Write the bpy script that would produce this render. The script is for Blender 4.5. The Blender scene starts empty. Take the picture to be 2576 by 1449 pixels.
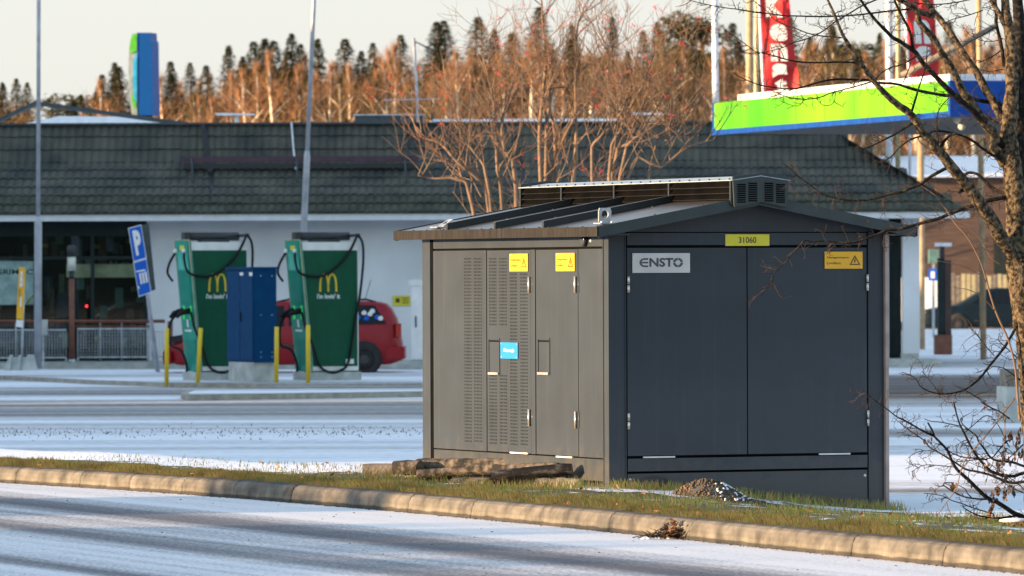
import bpy, math, random
from math import radians, sin, cos, tan, pi, sqrt, atan2
from mathutils import Vector, Matrix
R = random.Random(7)
SC = bpy.context.scene
COL = SC.collection
# ------------------------------------------------------------------ camera
F = 15400.0                      # focal length in units of a 2576 px wide picture
cam_d = bpy.data.cameras.new('camera'); cam = bpy.data.objects.new('camera', cam_d); COL.objects.link(cam)
cam_d.sensor_width = 36.0; cam_d.lens = F / 2576.0 * 36.0
cam_d.clip_start = 0.5; cam_d.clip_end = 3000
CAM = Vector((0, 0, 1.8))
cam.matrix_world = Matrix.Translation(CAM) @ Matrix.Rotation(pi/2 - 0.00172, 4, 'X') @ Matrix.Rotation(-0.0035, 4, 'Z')
CROT = cam.matrix_world.to_3x3()
cam_d.dof.use_dof = True; cam_d.dof.focus_distance = 46.3; cam_d.dof.aperture_fstop = 7.6
SC.camera = cam
# ------------------------------------------------------------------ light
SUN_DIR = Vector((-0.96, -0.28, 0)).normalized(); SUN_EL = radians(6.5)
w = bpy.data.worlds.new("World"); SC.world = w; w.use_nodes = True
nt = w.node_tree; bg = nt.nodes['Background']
sky = nt.nodes.new('ShaderNodeTexSky'); sky.sky_type = 'NISHITA'; sky.sun_disc = False
sky.sun_elevation = SUN_EL; sky.sun_rotation = atan2(SUN_DIR.x, SUN_DIR.y)
sky.air_density = 1.0; sky.dust_density = 1.2; sky.ozone_density = 1.0
# thin bright veil low over the horizon, blue above
_g=nt.nodes.new('ShaderNodeNewGeometry'); _s=nt.nodes.new('ShaderNodeSeparateXYZ'); nt.links.new(_g.outputs['Position'],_s.inputs[0])
_r=nt.nodes.new('ShaderNodeValToRGB'); _e=_r.color_ramp.elements; _e[0].position=.0; _e[0].color=(.96,.96,.96,1); _e[1].position=1.0; _e[1].color=(.45,.45,.45,1); _x=_e.new(.10); _x.color=(.88,.88,.88,1)
nt.links.new(_s.outputs[2],_r.inputs[0])
_d=nt.nodes.new('ShaderNodeVectorMath'); _d.operation='DOT_PRODUCT'; nt.links.new(_g.outputs['Position'],_d.inputs[0]); _d.inputs[1].default_value=(-.45,.89,0)
_q=nt.nodes.new('ShaderNodeMapRange'); _q.interpolation_type='SMOOTHSTEP'; _q.inputs['From Min'].default_value=-.9; _q.inputs['From Max'].default_value=.3; _q.inputs['To Min'].default_value=.45; nt.links.new(_d.outputs['Value'],_q.inputs['Value'])
_p=nt.nodes.new('ShaderNodeMath'); _p.operation='MULTIPLY'; nt.links.new(_r.outputs[0],_p.inputs[0]); nt.links.new(_q.outputs[0],_p.inputs[1])
_m=nt.nodes.new('ShaderNodeMix'); _m.data_type='RGBA'; nt.links.new(_p.outputs[0],_m.inputs[0]); nt.links.new(sky.outputs[0],_m.inputs[6]); _c=nt.nodes.new('ShaderNodeValToRGB'); _y=_c.color_ramp.elements; _y[0].position=.03; _y[0].color=(.775,.780,.750,1); _y[1].position=.40; _y[1].color=(.64,.86,1.14,1); nt.links.new(_s.outputs[2],_c.inputs[0])
_v=nt.nodes.new('ShaderNodeVectorMath'); _v.operation='SCALE'; _v.inputs['Scale'].default_value=2.05; nt.links.new(_c.outputs[0],_v.inputs[0]); nt.links.new(_v.outputs[0],_m.inputs[7])
nt.links.new(_m.outputs[2], bg.inputs[0]); bg.inputs[1].default_value = 0.15
sd = bpy.data.lights.new('sun', 'SUN'); sd.energy = 4.2; sd.angle = radians(0.6); sd.color = (1.0, 0.645, 0.345)
so = bpy.data.objects.new('sun', sd); COL.objects.link(so)
to_sun = Vector((SUN_DIR.x*cos(SUN_EL), SUN_DIR.y*cos(SUN_EL), sin(SUN_EL)))
so.rotation_euler = to_sun.to_track_quat('Z', 'Y').to_euler(); so.location = (-30, -20, 30)
SC.view_settings.view_transform = 'Standard'; SC.view_settings.look = 'None'
SC.view_settings.exposure = 1.85; SC.view_settings.gamma = 1.0
# ------------------------------------------------------------------ picture point -> world point
def ray(px, py): return CROT @ Vector(((px-1288)/F, -(py-724.5)/F, -1))
def P(px, py, Y):
    d = ray(px, py); return CAM + d * (Y / d.y)
def G(px, py, z=0.0):
    d = ray(px, py); return CAM + d * ((z - CAM.z) / d.z)
def onplane(px, py, o, n):
    d = ray(px, py); return CAM + d * ((o-CAM).dot(n) / d.dot(n))
# ------------------------------------------------------------------ tags
def tag(o, label=None, cat=None, group=None, kind=None):
    if label: o['label'] = label
    if cat: o['category'] = cat
    if group: o['group'] = group
    if kind: o['kind'] = kind
    return o
def empty(name, loc=(0,0,0), rz=0, label=None, cat=None, group=None, kind=None):
    o = bpy.data.objects.new(name, None); COL.objects.link(o); o.location = loc; o.rotation_euler = (0,0,rz)
    return tag(o, label, cat, group, kind)
def copy_tree(o, parent=None):
    c = o.copy(); COL.objects.link(c); c.parent = parent
    for ch in list(o.children): copy_tree(ch, c)
    return c
# ------------------------------------------------------------------ materials
def pm(name, col, rough=.6, metal=0., var=.12, scale=6., bump=0., bscale=40., col2=None, stretch=(1,1,1), spec=.5, coat=0., emis=0., ramp=(.3,.7), coatr=.15):
    m = bpy.data.materials.new(name); m.use_nodes = True; n = m.node_tree.nodes; l = m.node_tree.links
    b = n['Principled BSDF']; b.inputs['Roughness'].default_value = rough; b.inputs['Metallic'].default_value = metal
    b.inputs['Specular IOR Level'].default_value = spec; b.inputs['Coat Weight'].default_value = coat; b.inputs['Coat Roughness'].default_value = coatr; b.inputs['Coat IOR'].default_value = 1.6
    tc = n.new('ShaderNodeTexCoord'); mp = n.new('ShaderNodeMapping'); mp.inputs['Scale'].default_value = stretch
    l.new(tc.outputs['Object'], mp.inputs[0])
    no = n.new('ShaderNodeTexNoise'); no.inputs['Scale'].default_value = scale; no.inputs['Detail'].default_value = 6
    l.new(mp.outputs[0], no.inputs['Vector'])
    c2 = col2 if col2 else tuple(c*(1-2*var) for c in col); c1 = col if col2 else tuple(min(1, c*(1+2*var)) for c in col)
    cr = n.new('ShaderNodeValToRGB'); cr.color_ramp.elements[0].position = ramp[0]; cr.color_ramp.elements[1].position = ramp[1]
    cr.color_ramp.elements[0].color = (*c2, 1); cr.color_ramp.elements[1].color = (*c1, 1)
    l.new(no.outputs[0], cr.inputs[0]); l.new(cr.outputs[0], b.inputs['Base Color'])
    if bump:
        n2 = n.new('ShaderNodeTexNoise'); n2.inputs['Scale'].default_value = bscale; n2.inputs['Detail'].default_value = 5
        l.new(mp.outputs[0], n2.inputs['Vector'])
        bp = n.new('ShaderNodeBump'); bp.inputs['Strength'].default_value = bump; bp.inputs['Distance'].default_value = .02
        l.new(n2.outputs[0], bp.inputs['Height']); l.new(bp.outputs[0], b.inputs['Normal'])
    if emis:
        b.inputs['Emission Color'].default_value = (*col, 1); b.inputs['Emission Strength'].default_value = emis
    return m
M = {}
M['paint'] = pm('anthracite_paint', (.028,.040,.055), .6, var=.06, scale=3, spec=.25, coat=.35, coatr=.09)
def _dirt(m):       # dried splash dirt low on the panels and faint run marks
    n=m.node_tree.nodes; l=m.node_tree.links; b=n['Principled BSDF']; src=b.inputs['Base Color'].links[0].from_socket
    tc=n.new('ShaderNodeTexCoord'); sp=n.new('ShaderNodeSeparateXYZ'); l.new(tc.outputs['Object'],sp.inputs[0])
    a=n.new('ShaderNodeTexNoise'); a.inputs['Scale'].default_value=9; a.inputs['Detail'].default_value=8; l.new(tc.outputs['Object'],a.inputs['Vector'])
    q=n.new('ShaderNodeMath'); q.operation='MULTIPLY_ADD'; q.inputs[1].default_value=-.55; l.new(a.outputs[0],q.inputs[0]); l.new(sp.outputs[2],q.inputs[2])
    r=n.new('ShaderNodeValToRGB'); r.color_ramp.elements[0].position=.0; r.color_ramp.elements[0].color=(.55,.55,.55,1); r.color_ramp.elements[1].position=.22; r.color_ramp.elements[1].color=(0,0,0,1); l.new(q.outputs[0],r.inputs[0])
    mp=n.new('ShaderNodeMapping'); mp.inputs['Scale'].default_value=(14,14,.5); l.new(tc.outputs['Object'],mp.inputs[0]); c=n.new('ShaderNodeTexNoise'); c.inputs['Scale'].default_value=1.5; c.inputs['Detail'].default_value=5; l.new(mp.outputs[0],c.inputs['Vector'])
    r2=n.new('ShaderNodeValToRGB'); r2.color_ramp.elements[0].position=.55; r2.color_ramp.elements[0].color=(0,0,0,1); r2.color_ramp.elements[1].position=.85; r2.color_ramp.elements[1].color=(.34,.34,.34,1); l.new(c.outputs[0],r2.inputs[0])
    ad=n.new('ShaderNodeMath'); ad.operation='ADD'; ad.use_clamp=True; l.new(r.outputs[0],ad.inputs[0]); l.new(r2.outputs[0],ad.inputs[1])
    mx=n.new('ShaderNodeMix'); mx.data_type='RGBA'; l.new(ad.outputs[0],mx.inputs[0]); l.new(src,mx.inputs[6]); mx.inputs[7].default_value=(.075,.074,.070,1); l.new(mx.outputs[2],b.inputs['Base Color'])
_dirt(M['paint'])
M['lit_edge'] = pm('painted_sunlit_edge', (.34,.27,.25), .6)  # tan tone painted in for the sunlit corner edge
M['paint_d'] = pm('dark_gap', (.005,.006,.007), .9, spec=.03)
M['roofp'] = pm('roof_sheet_paint', (.085,.08,.078), .32, metal=.35, var=.22, scale=5, stretch=(1,5,1), bump=.03, bscale=30)
M['slat'] = pm('shaded_louvre_slat', (.004,.004,.004), .9, var=.2, spec=.02)  # near-black: shade under the ventilator cap put into the colour
M['rib'] = pm('roof_rib_paint', (.014,.018,.02), .45, var=.1)
M['ribtop'] = pm('rib_top_frost', (.25,.27,.29), .4, var=.2, scale=9)
M['fascia'] = pm('fascia_paint', (.030,.044,.048), .5, var=.08, spec=.35)
M['eave'] = pm('eave_streaked', (.017,.0165,.016), .7, var=.42, spec=.2, scale=30, stretch=(1,3,.15))
M['frost'] = pm('frosted_cap', (.30,.36,.40), .45, var=.12, scale=14)
M['steel'] = pm('steel', (.62,.60,.56), .3, metal=.7, var=.1, scale=20)
M['zinc'] = pm('galvanised', (.42,.45,.48), .45, metal=.5, var=.18, scale=9)
M['yellow'] = pm('sign_yellow', (.80,.42,.015), .45, var=.03)
M['yellowg'] = pm('plate_yellow', (.68,.60,.03), .45, var=.03)
M['black'] = pm('black_print', (.015,.015,.015), .5)
M['ink'] = pm('brown_print', (.07,.05,.01), .5)
M['bluep'] = pm('plate_blue', (.015,.22,.50), .4, var=.03)
M['white'] = pm('white_paint', (.78,.78,.76), .5, var=.04)
M['plate'] = pm('brushed_plate', (.55,.54,.55), .35, metal=.3, var=.06, scale=4)
M['letter'] = pm('dark_letter', (.05,.06,.07), .35, var=.3, scale=30)
M['conc'] = pm('concrete', (.34,.31,.26), .85, var=.14, scale=7, bump=.3, bscale=60)
M['concg'] = pm('concrete_pale', (.42,.44,.42), .85, var=.12, scale=5, bump=.2, bscale=40)
M['stone'] = pm('old_stone', (.17,.145,.118), .9, scale=14, ramp=(.42,.66), col2=(.018,.016,.015), bump=.6, bscale=45)
M['stoned'] = pm('wet_dark_stone', (.075,.075,.078), .6, scale=9, ramp=(.5,.68), spec=.3, col2=(.005,.005,.006), bump=.5, bscale=45, stretch=(1,1,3))
M['stonep'] = pm('pale_stone', (.20,.175,.14), .9, var=.2, scale=8, bump=.4, bscale=50)
M['asph'] = pm('asphalt', (.06,.06,.065), .85, var=.2, scale=20, bump=.2)
M['wall'] = pm('white_render', (.74,.76,.79), .9, var=.06, scale=.7, bump=.15, bscale=60)
M['eavew'] = pm('white_board', (.66,.68,.70), .6, var=.04)
M['tile'] = pm('roof_tile', (.125,.124,.102), .85, scale=1.3, spec=.25, col2=(.046,.054,.054), bump=.4, bscale=30)
M['tile2'] = pm('roof_tile_moss', (.085,.088,.065), .85, scale=3, spec=.25, col2=(.04,.045,.035))
M['dark'] = pm('dark_frame', (.014,.024,.024), .6, spec=.25)
M['bar'] = pm('purple_bar', (.06,.028,.045), .5)
M['fasg'] = pm('grey_sheet', (.045,.06,.07), .6)
M['glass'] = pm('shop_glass', (.006,.01,.01), .04, spec=.35)
M['tan'] = pm('tan_board', (.50,.42,.28), .7)
M['brown'] = pm('brown_paint', (.17,.06,.035), .55, var=.15)
M['browndark'] = pm('dark_brown', (.06,.03,.025), .6)
M['opal'] = pm('opal_glass', (.55,.56,.48), .4)
M['signblue'] = pm('sign_blue', (.004,.11,.55), .5, spec=.25, var=.03)
M['signside'] = pm('sign_side_dark', (.05,.07,.07), .5)
M['teal'] = pm('teal_panel', (.004,.29,.21), .5, spec=.3, var=.05)
M['tealtop'] = pm('teal_header', (.04,.46,.36), .4)
M['green'] = pm('dark_green_panel', (.002,.080,.040), .5, spec=.25, var=.06)
M['cream'] = pm('cream_edge', (.42,.36,.2), .5)
M['gold'] = pm('gold_arch', (.72,.48,.03), .45)
M['rubber'] = pm('black_rubber', (.008,.009,.010), .6, spec=.25)
M['dkmetal'] = pm('dark_metal', (.022,.028,.03), .5)
M['glow'] = pm('green_lamp', (.04,.6,.12), .4, emis=.12)
M['redlamp'] = pm('red_lamp', (1,.02,.03), .4, emis=3.0)
M['cabb'] = pm('cabinet_blue', (.001,.048,.14), .6, spec=.1, var=.08)
M['bolly'] = pm('bollard_yellow', (.78,.55,.02), .45, var=.05)
M['red'] = pm('car_red', (.27,.004,.010), .4, coat=.15, spec=.3, var=.05)
M['carglass'] = pm('car_glass', (.004,.006,.010), .15, spec=.25)
M['carblue'] = pm('car_dark_blue', (.004,.012,.020), .5, spec=.15)
M['tyre'] = pm('tyre', (.02,.02,.02), .85)
M['rim'] = pm('steel_rim', (.05,.05,.055), .5, metal=.4)
M['lens'] = pm('red_lens', (.42,.03,.015), .3)
M['amber'] = pm('amber_lens', (.6,.12,.02), .3)
M['flagred'] = pm('flag_red', (.62,.015,.02), .6, var=.12, scale=3)
M['lime'] = pm('lime_fascia', (.15,.48,.002), .4, scale=.5, spec=.2, col2=(.040,.31,.001), stretch=(1,1,.25))
M['lime_seam'] = pm('lime_seam', (.05,.16,.01), .6)
M['canblue'] = pm('canopy_blue', (.001,.05,.28), .5, spec=.25)
M['cansoff'] = pm('canopy_soffit', (.30,.28,.26), .6)
M['pylblue'] = pm('pylon_blue', (.001,.075,.30), .5, spec=.25, var=.03)
M['cyan'] = pm('pylon_cyan', (.02,.40,.70), .4)
M['pgreen'] = pm('pylon_green', (.10,.50,.03), .4)
M['pole'] = pm('pole_galv', (.36,.38,.42), .45, metal=.25, var=.12, scale=4)
M['polew'] = pm('pole_white', (.70,.72,.76), .5)
M['polet'] = pm('pole_tan', (.40,.27,.15), .6)
M['brick'] = pm('brown_brick', (.085,.055,.045), .9, var=.2, scale=5, stretch=(.3,.3,4))
M['snow'] = pm('snow', (.80,.82,.86), .7, var=.04, scale=6, bump=.3, bscale=12)
M['rowan'] = pm('rowan_bark', (.25,.16,.095), .8, scale=6, col2=(.08,.06,.045))
M['rowant'] = pm('rowan_twig', (.19,.105,.055), .8)
M['berry'] = pm('red_berry', (.65,.03,.02), .4)
M['birtwig'] = pm('birch_twig', (.40,.21,.095), .8, scale=.4, col2=(.23,.115,.052))
M['birtwig2'] = pm('alder_twig', (.21,.135,.055), .8, scale=.4, col2=(.07,.052,.022))
M['birbark'] = pm('birch_bark', (.75,.60,.46), .8, var=.25, scale=1.5, stretch=(1,1,3))
M['spr'] = pm('spruce_needles', (.085,.082,.026), .85, scale=.5, spec=.2, col2=(.014,.022,.010))
M['spro'] = pm('pine_needles', (.10,.085,.022), .85, scale=.5, spec=.2, col2=(.030,.034,.012))
M['bark'] = pm('lichen_bark', (.15,.115,.072), .9, scale=30, ramp=(.42,.62), spec=.2, col2=(.016,.013,.010), bump=1.0, bscale=50)
M['barkd'] = pm('dark_bark', (.048,.040,.030), .9, scale=30, ramp=(.50,.68), spec=.2, col2=(.006,.0055,.005), bump=.7, bscale=70)
M['twig'] = pm('red_brown_twig', (.036,.022,.018), .8)
M['shoot'] = pm('tan_shoot', (.17,.10,.06), .7)
M['deadleaf'] = pm('dead_leaf', (.16,.075,.03), .8, var=.3, scale=20)
M['greyleaf'] = pm('shrivelled_leaf', (.07,.055,.048), .9, var=.3, scale=20)
M['leafo'] = pm('fallen_leaf', (.45,.20,.06), .8, var=.3, scale=9)
M['gr1'] = pm('grass_green', (.17,.24,.05), .7, var=.2, scale=3)
M['gr2'] = pm('grass_olive', (.30,.26,.07), .7, var=.2, scale=3)
M['gr3'] = pm('grass_straw', (.38,.25,.09), .8, var=.2, scale=3)
M['gravel1'] = pm('gravel_brown', (.15,.095,.055), .9, var=.3, scale=12)
M['gravel2'] = pm('gravel_grey', (.075,.07,.062), .9, var=.3, scale=12)
# ------------------------------------------------------------------ mesh builder
class MB:
    def __init__(s): s.v=[]; s.f=[]; s.m=[]; s.mats=[]; s.sm=[]
    def mi(s, mat):
        if mat not in s.mats: s.mats.append(mat)
        return s.mats.index(mat)
    def add(s, vs, fs, mat, smooth=False):
        o=len(s.v); s.v.extend([tuple(x) for x in vs]); k=s.mi(mat)
        for f in fs: s.f.append(tuple(i+o for i in f)); s.m.append(k); s.sm.append(smooth)
        return s
    def box(s, a, b, mat, mx=None):
        x0,y0,z0=a; x1,y1,z1=b
        vs=[Vector(p) for p in ((x0,y0,z0),(x1,y0,z0),(x1,y1,z0),(x0,y1,z0),(x0,y0,z1),(x1,y0,z1),(x1,y1,z1),(x0,y1,z1))]
        if mx is not None: vs=[mx@p for p in vs]
        return s.add(vs, [(0,3,2,1),(4,5,6,7),(0,1,5,4),(1,2,6,5),(2,3,7,6),(3,0,4,7)], mat)
    def hexa(s, lo, hi, mat):       # two quads (4 pts each)
        return s.add(list(lo)+list(hi), [(0,3,2,1),(4,5,6,7),(0,1,5,4),(1,2,6,5),(2,3,7,6),(3,0,4,7)], mat)
    def quad(s, a,b,c,d, mat): return s.add([a,b,c,d],[(0,1,2,3)],mat)
    def prism(s, pts, ext, mat):    # polygon pts (3D) swept by ext
        n=len(pts); e=Vector(ext); vs=[Vector(p) for p in pts]; vs2=[p+e for p in vs]
        fs=[tuple(range(n))[::-1], tuple(range(n,2*n))]+[(i,(i+1)%n,n+(i+1)%n,n+i) for i in range(n)]
        return s.add(vs+vs2, fs, mat)
    def tube(s, path, rad, mat, n=8, cap=True, jit=0., smooth=True):
        path=[Vector(p) for p in path]; k=len(path)
        if not hasattr(rad,'__len__'): rad=[rad]*k
        t0=(path[1]-path[0]).normalized(); up=Vector((0,0,1)) if abs(t0.z)<.9 else Vector((1,0,0))
        a=t0.cross(up).normalized(); vs=[]
        for i,p in enumerate(path):
            t=(path[min(i+1,k-1)]-path[max(i-1,0)]).normalized()
            a=(a-t*a.dot(t)); a=a.normalized() if a.length>1e-6 else t.orthogonal().normalized(); b=t.cross(a)
            for j in range(n):
                an=2*pi*j/n; r=rad[i]*(1+(R.uniform(-jit,jit) if jit else 0))
                vs.append(p+a*(cos(an)*r)+b*(sin(an)*r))
        fs=[(i*n+j,i*n+(j+1)%n,(i+1)*n+(j+1)%n,(i+1)*n+j) for i in range(k-1) for j in range(n)]
        if cap: fs+= [tuple(range(n))[::-1], tuple((k-1)*n+j for j in range(n))]
        return s.add(vs,fs,mat,smooth)
    def ball(s, c, r, mat, n=6, m=4, sc=(1,1,1)):
        vs=[]; c=Vector(c)
        for i in range(m+1):
            th=pi*i/m
            for j in range(n):
                an=2*pi*j/n; vs.append(c+Vector((r*sc[0]*sin(th)*cos(an), r*sc[1]*sin(th)*sin(an), r*sc[2]*cos(th))))
        fs=[(i*n+j,(i+1)*n+j,(i+1)*n+(j+1)%n,i*n+(j+1)%n) for i in range(m) for j in range(n)]
        return s.add(vs,fs,mat,True)
    def build(s, name, parent=None, **kw):
        me=bpy.data.meshes.new(name); me.from_pydata(s.v,[],s.f)
        for m in s.mats: me.materials.append(m)
        me.polygons.foreach_set('material_index', s.m); me.polygons.foreach_set('use_smooth', s.sm); me.update()
        o=bpy.data.objects.new(name, me); COL.objects.link(o)
        if parent is not None: o.parent=parent
        return tag(o, **kw)
def spl(pts, n=4):      # catmull-rom on Vectors
    pts=[Vector(p) for p in pts]; out=[]
    for i in range(len(pts)-1):
        p0=pts[max(i-1,0)];p1=pts[i];p2=pts[i+1];p3=pts[min(i+2,len(pts)-1)]
        for j in range(n):
            t=j/n; out.append(.5*((2*p1)+(p2-p0)*t+(2*p0-5*p1+4*p2-p3)*t*t+(3*p1-p0-3*p2+p3)*t**3))
    out.append(pts[-1]); return out
def lerp(a,b,t): return a+(b-a)*t
def text(s, o, xd, zd, w, h, mat, parent, name='lettering', ext=.002, off=0., bold=0.):
    """lettering fitted into w x h, lower left corner at o"""
    cu=bpy.data.curves.new('txt','FONT'); cu.body=s; cu.offset=bold; cu.resolution_u=3
    t=bpy.data.objects.new('txt',cu); COL.objects.link(t); bpy.context.view_layer.update()
    me=t.to_mesh(); vs=[v.co.copy() for v in me.vertices]; fs=[tuple(p.vertices) for p in me.polygons]; t.to_mesh_clear()
    bpy.data.objects.remove(t); bpy.data.curves.remove(cu)
    x0=min(v.x for v in vs);x1=max(v.x for v in vs);y0=min(v.y for v in vs);y1=max(v.y for v in vs)
    xd=Vector(xd);zd=Vector(zd);nn=xd.normalized().cross(zd.normalized()); o=Vector(o)
    vv=[o+xd*((v.x-x0)/(x1-x0)*w)+zd*((v.y-y0)/(y1-y0)*h)+nn*off for v in vs]
    mb=MB(); mb.add(vv,fs,mat); return mb.build(name,parent)
def arcs(mb, o, xd, zd, w, h, mat, off):
    """two tall joined arches"""
    xd=Vector(xd);zd=Vector(zd);nn=xd.cross(zd);o=Vector(o)
    for k in (0,1):
        outer=[];inner=[]; N=18
        for i in range(N+1):
            a=pi*i/N
            cx=.25+.5*k+(.03 if k==0 else -.03)
            outer.append((cx-.28*cos(a), (sin(a))**.62*1.0)); inner.append((cx-.175*cos(a), (sin(a))**.66*.90))
        vs=[o+xd*(x*w)+zd*(z*h)+nn*(off+k*.0006) for x,z in outer]+[o+xd*(x*w)+zd*(z*h)+nn*(off+k*.0006) for x,z in inner]
        mb.add(vs,[(i,i+1,N+2+i,N+1+i) for i in range(N)],mat)
# ------------------------------------------------------------------ kerb line and ground
KPX=[(0,1214),(208,1225.8),(330,1233.6),(459,1243),(592,1253),(730,1264),(875,1276),(1029,1289),(1190,1304),(1357,1321),(1534,1338),(1730,1358),(1919,1378),(2132,1400),(2362,1423),(2576,1444)]
RZ=.10
_k=[G(x,y,RZ).to_2d() for x,y in KPX]
# smooth
for _ in range(3): _k=[_k[0]]+[(_k[i-1]+_k[i]*2+_k[i+1])/4 for i in range(1,len(_k)-1)]+[_k[-1]]
d0=(_k[0]-_k[3]).normalized(); d1=(_k[-1]-_k[-4]).normalized()
_k=[_k[0]+d0*s for s in range(60,0,-2)]+_k+[_k[-1]+d1*s for s in range(2,40,2)]
_len=[0]
for i in range(1,len(_k)): _len.append(_len[-1]+(_k[i]-_k[i-1]).length)
S0=_len[30]           # arclength at the left picture edge
def K(s):
    s+=S0; i=0
    while i<len(_len)-2 and _len[i+1]<s: i+=1
    t=(s-_len[i])/(_len[i+1]-_len[i]); p=_k[i].lerp(_k[i+1],t)
    a=(_k[i+1]-_k[i]).normalized() ; b=(_k[min(i+2,len(_k)-1)]-_k[min(i+1,len(_k)-2)]).normalized() if i<len(_k)-2 else a
    c=(_k[i]-_k[i-1]).normalized() if i>0 else a
    d=(c.lerp(a,min(1,t+.5)) if t<.5 else a.lerp(b,t-.5)).normalized()
    n=Vector((-d.y,d.x));  n = n if n.x>0 else -n
    return p,d,n
def smooth(a,b,x): t=max(0,min(1,(x-a)/(b-a))); return t*t*(3-2*t)
def vz(s,t):
    q=smooth(5.6,8.4,s); return .222 - .235*smooth(lerp(2.3,.35,q),lerp(5.3,4.9,q),t) + .012*sin(s*1.3+t*2)*smooth(.3,1,t)*(1-smooth(3.5,5,t))
def st(s,t,z=None):
    p,d,n=K(s); q=p+n*t; return Vector((q.x,q.y,vz(s,t) if z is None else z))
KDIR=K(8)[1]; KN=K(8)[2]; T_ANG=atan2(KN.y,KN.x)
def T_of(p): return (Vector((p[0],p[1]))-K(8)[0]).dot(KN)
# ground materials with bands of bare asphalt in the thin snow
def ground_mat(name, axis_ang, off, stops, wob, wobscale, streak, fine, a_col=(.085,.085,.095), s_col=(.80,.81,.84), stops2=None, split=None, tint=(.30,.27,.25)):
    m=bpy.data.materials.new(name); m.use_nodes=True; n=m.node_tree.nodes; l=m.node_tree.links; b=n['Principled BSDF']
    b.inputs['Roughness'].default_value=.75; b.inputs['Specular IOR Level'].default_value=.25
    geo=n.new('ShaderNodeNewGeometry')
    mp=n.new('ShaderNodeMapping'); mp.inputs['Rotation'].default_value=(0,0,-axis_ang); l.new(geo.outputs['Position'],mp.inputs[0])
    sp=n.new('ShaderNodeSeparateXYZ'); l.new(mp.outputs[0],sp.inputs[0])
    def noise(scale,stretch,det=4):
        q=n.new('ShaderNodeMapping'); q.inputs['Scale'].default_value=stretch; l.new(mp.outputs[0],q.inputs[0])
        t=n.new('ShaderNodeTexNoise'); t.inputs['Scale'].default_value=scale; t.inputs['Detail'].default_value=det; l.new(q.outputs[0],t.inputs['Vector']); return t.outputs[0]
    def mth(op,a,b2=None):
        q=n.new('ShaderNodeMath'); q.operation=op
        for k,x in enumerate((a,b2)):
            if x is None: continue
            if isinstance(x,(int,float)): q.inputs[k].default_value=x
            else: l.new(x,q.inputs[k])
        return q.outputs[0]
    lo,hi=stops[0][0],stops[-1][0]
    t=mth('ADD', sp.outputs[0], mth('MULTIPLY', mth('SUBTRACT', noise(wobscale,(1,.25,1),3), .5), wob))
    def band(stops):
        lo,hi=stops[0][0],stops[-1][0]
        f=mth('DIVIDE', mth('SUBTRACT', t, lo+off), hi-lo)
        cr=n.new('ShaderNodeValToRGB'); cr.color_ramp.interpolation='EASE'; e=cr.color_ramp.elements
        e[0].position=0; e[0].color=(stops[0][1],)*3+(1,); e[1].position=1; e[1].color=(stops[-1][1],)*3+(1,)
        for p,v in stops[1:-1]:
            x=e.new((p-lo)/(hi-lo)); x.color=(v,v,v,1)
        l.new(f,cr.inputs[0]); return cr.outputs[0]
    cov=band(stops)
    if stops2:
        cov2=band(stops2); g=n.new('ShaderNodeSeparateXYZ'); l.new(geo.outputs['Position'],g.inputs[0])
        mx=n.new('ShaderNodeMix'); mx.data_type='FLOAT'
        l.new(mth('GREATER_THAN',g.outputs[0],split),mx.inputs[0]); l.new(cov,mx.inputs[2]); l.new(cov2,mx.inputs[3]); cov=mx.outputs[0]
    s1=mth('MULTIPLY', mth('SUBTRACT', noise(streak[0],streak[1],5), .5), streak[2])
    s2=mth('MULTIPLY', mth('SUBTRACT', noise(fine[0],(1,1,1),3), .5), fine[1])
    fac=mth('ADD', mth('ADD', cov, s1), s2)
    cr=n.new('ShaderNodeValToRGB'); e=cr.color_ramp.elements; e[0].position=.12; e[0].color=(*a_col,1); e[1].position=.88; e[1].color=(*s_col,1)
    x=e.new(.45); x.color=(*tint,1)
    l.new(fac,cr.inputs[0]); l.new(cr.outputs[0],b.inputs['Base Color'])
    bp=n.new('ShaderNodeBump'); bp.inputs['Strength'].default_value=.35; bp.inputs['Distance'].default_value=.01
    l.new(noise(60,(1,1,1),3),bp.inputs['Height']); l.new(bp.outputs[0],b.inputs['Normal'])
    return m
kt=K(8)[0].dot(KN)
def trd(px,py): return T_of(G(px,py,RZ))
# measured along the left edge of the photo: bare tyre tracks in the near road
b=[trd(0,y) for y in (1249,1263,1280,1298,1318,1345,1383,1408,1430,1470)]
road_stops=[(-18,.05),(-8.5,.08),(b[9]-.3,.72),(b[9],.9),(b[8],.85),(b[7],.28),(b[6]-.1,.70),(b[5],.85),(b[4],.25),(b[3],.60),(b[2]+.1,.62),(b[1],.12),(b[0]+.18,.62),(b[0]+.55,.9),(0,.95)]  # first two stops: unseen bare asphalt added to dim kiosk reflections
M['road']=ground_mat('snowy_road',T_ANG,kt,road_stops,.6,.25,(2.6,(1.6,.035,1),.95),(38,1.3),a_col=(.10,.10,.115),s_col=(.74,.735,.75),tint=(.27,.26,.27))
def ly(y,px=500): return G(px,y,0).y
lot_stops=sorted([(ly(y),v) for y,v in ((1190,.95),(1150,.84),(1120,.7),(1100,.9),(1078,.62),(1062,.8),(1045,.36),(1025,.30),(1008,.52),(998,.9),(988,.25),(978,.45),(966,.9),(955,.55),(945,.85),(932,.5),(915,.35))])
lot_stops2=sorted([(ly(y,2350),v) for y,v in ((1290,.97),(1246,.95),(1238,.25),(1226,.75),(1200,.95),(1130,.72),(1108,.85),(1090,.25),(1075,.85),(1040,.88),(1010,.5),(995,.18),(965,.14),(948,.12),(936,.95),(920,.5),(900,.8))])
M['lot']=ground_mat('snowy_lot',pi/2,0,lot_stops,2.6,.09,(.45,(1.6,.12,1),1.0),(6,.5),stops2=lot_stops2,split=.6,a_col=(.12,.105,.10),s_col=(.80,.81,.85),tint=(.36,.35,.35))
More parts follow.
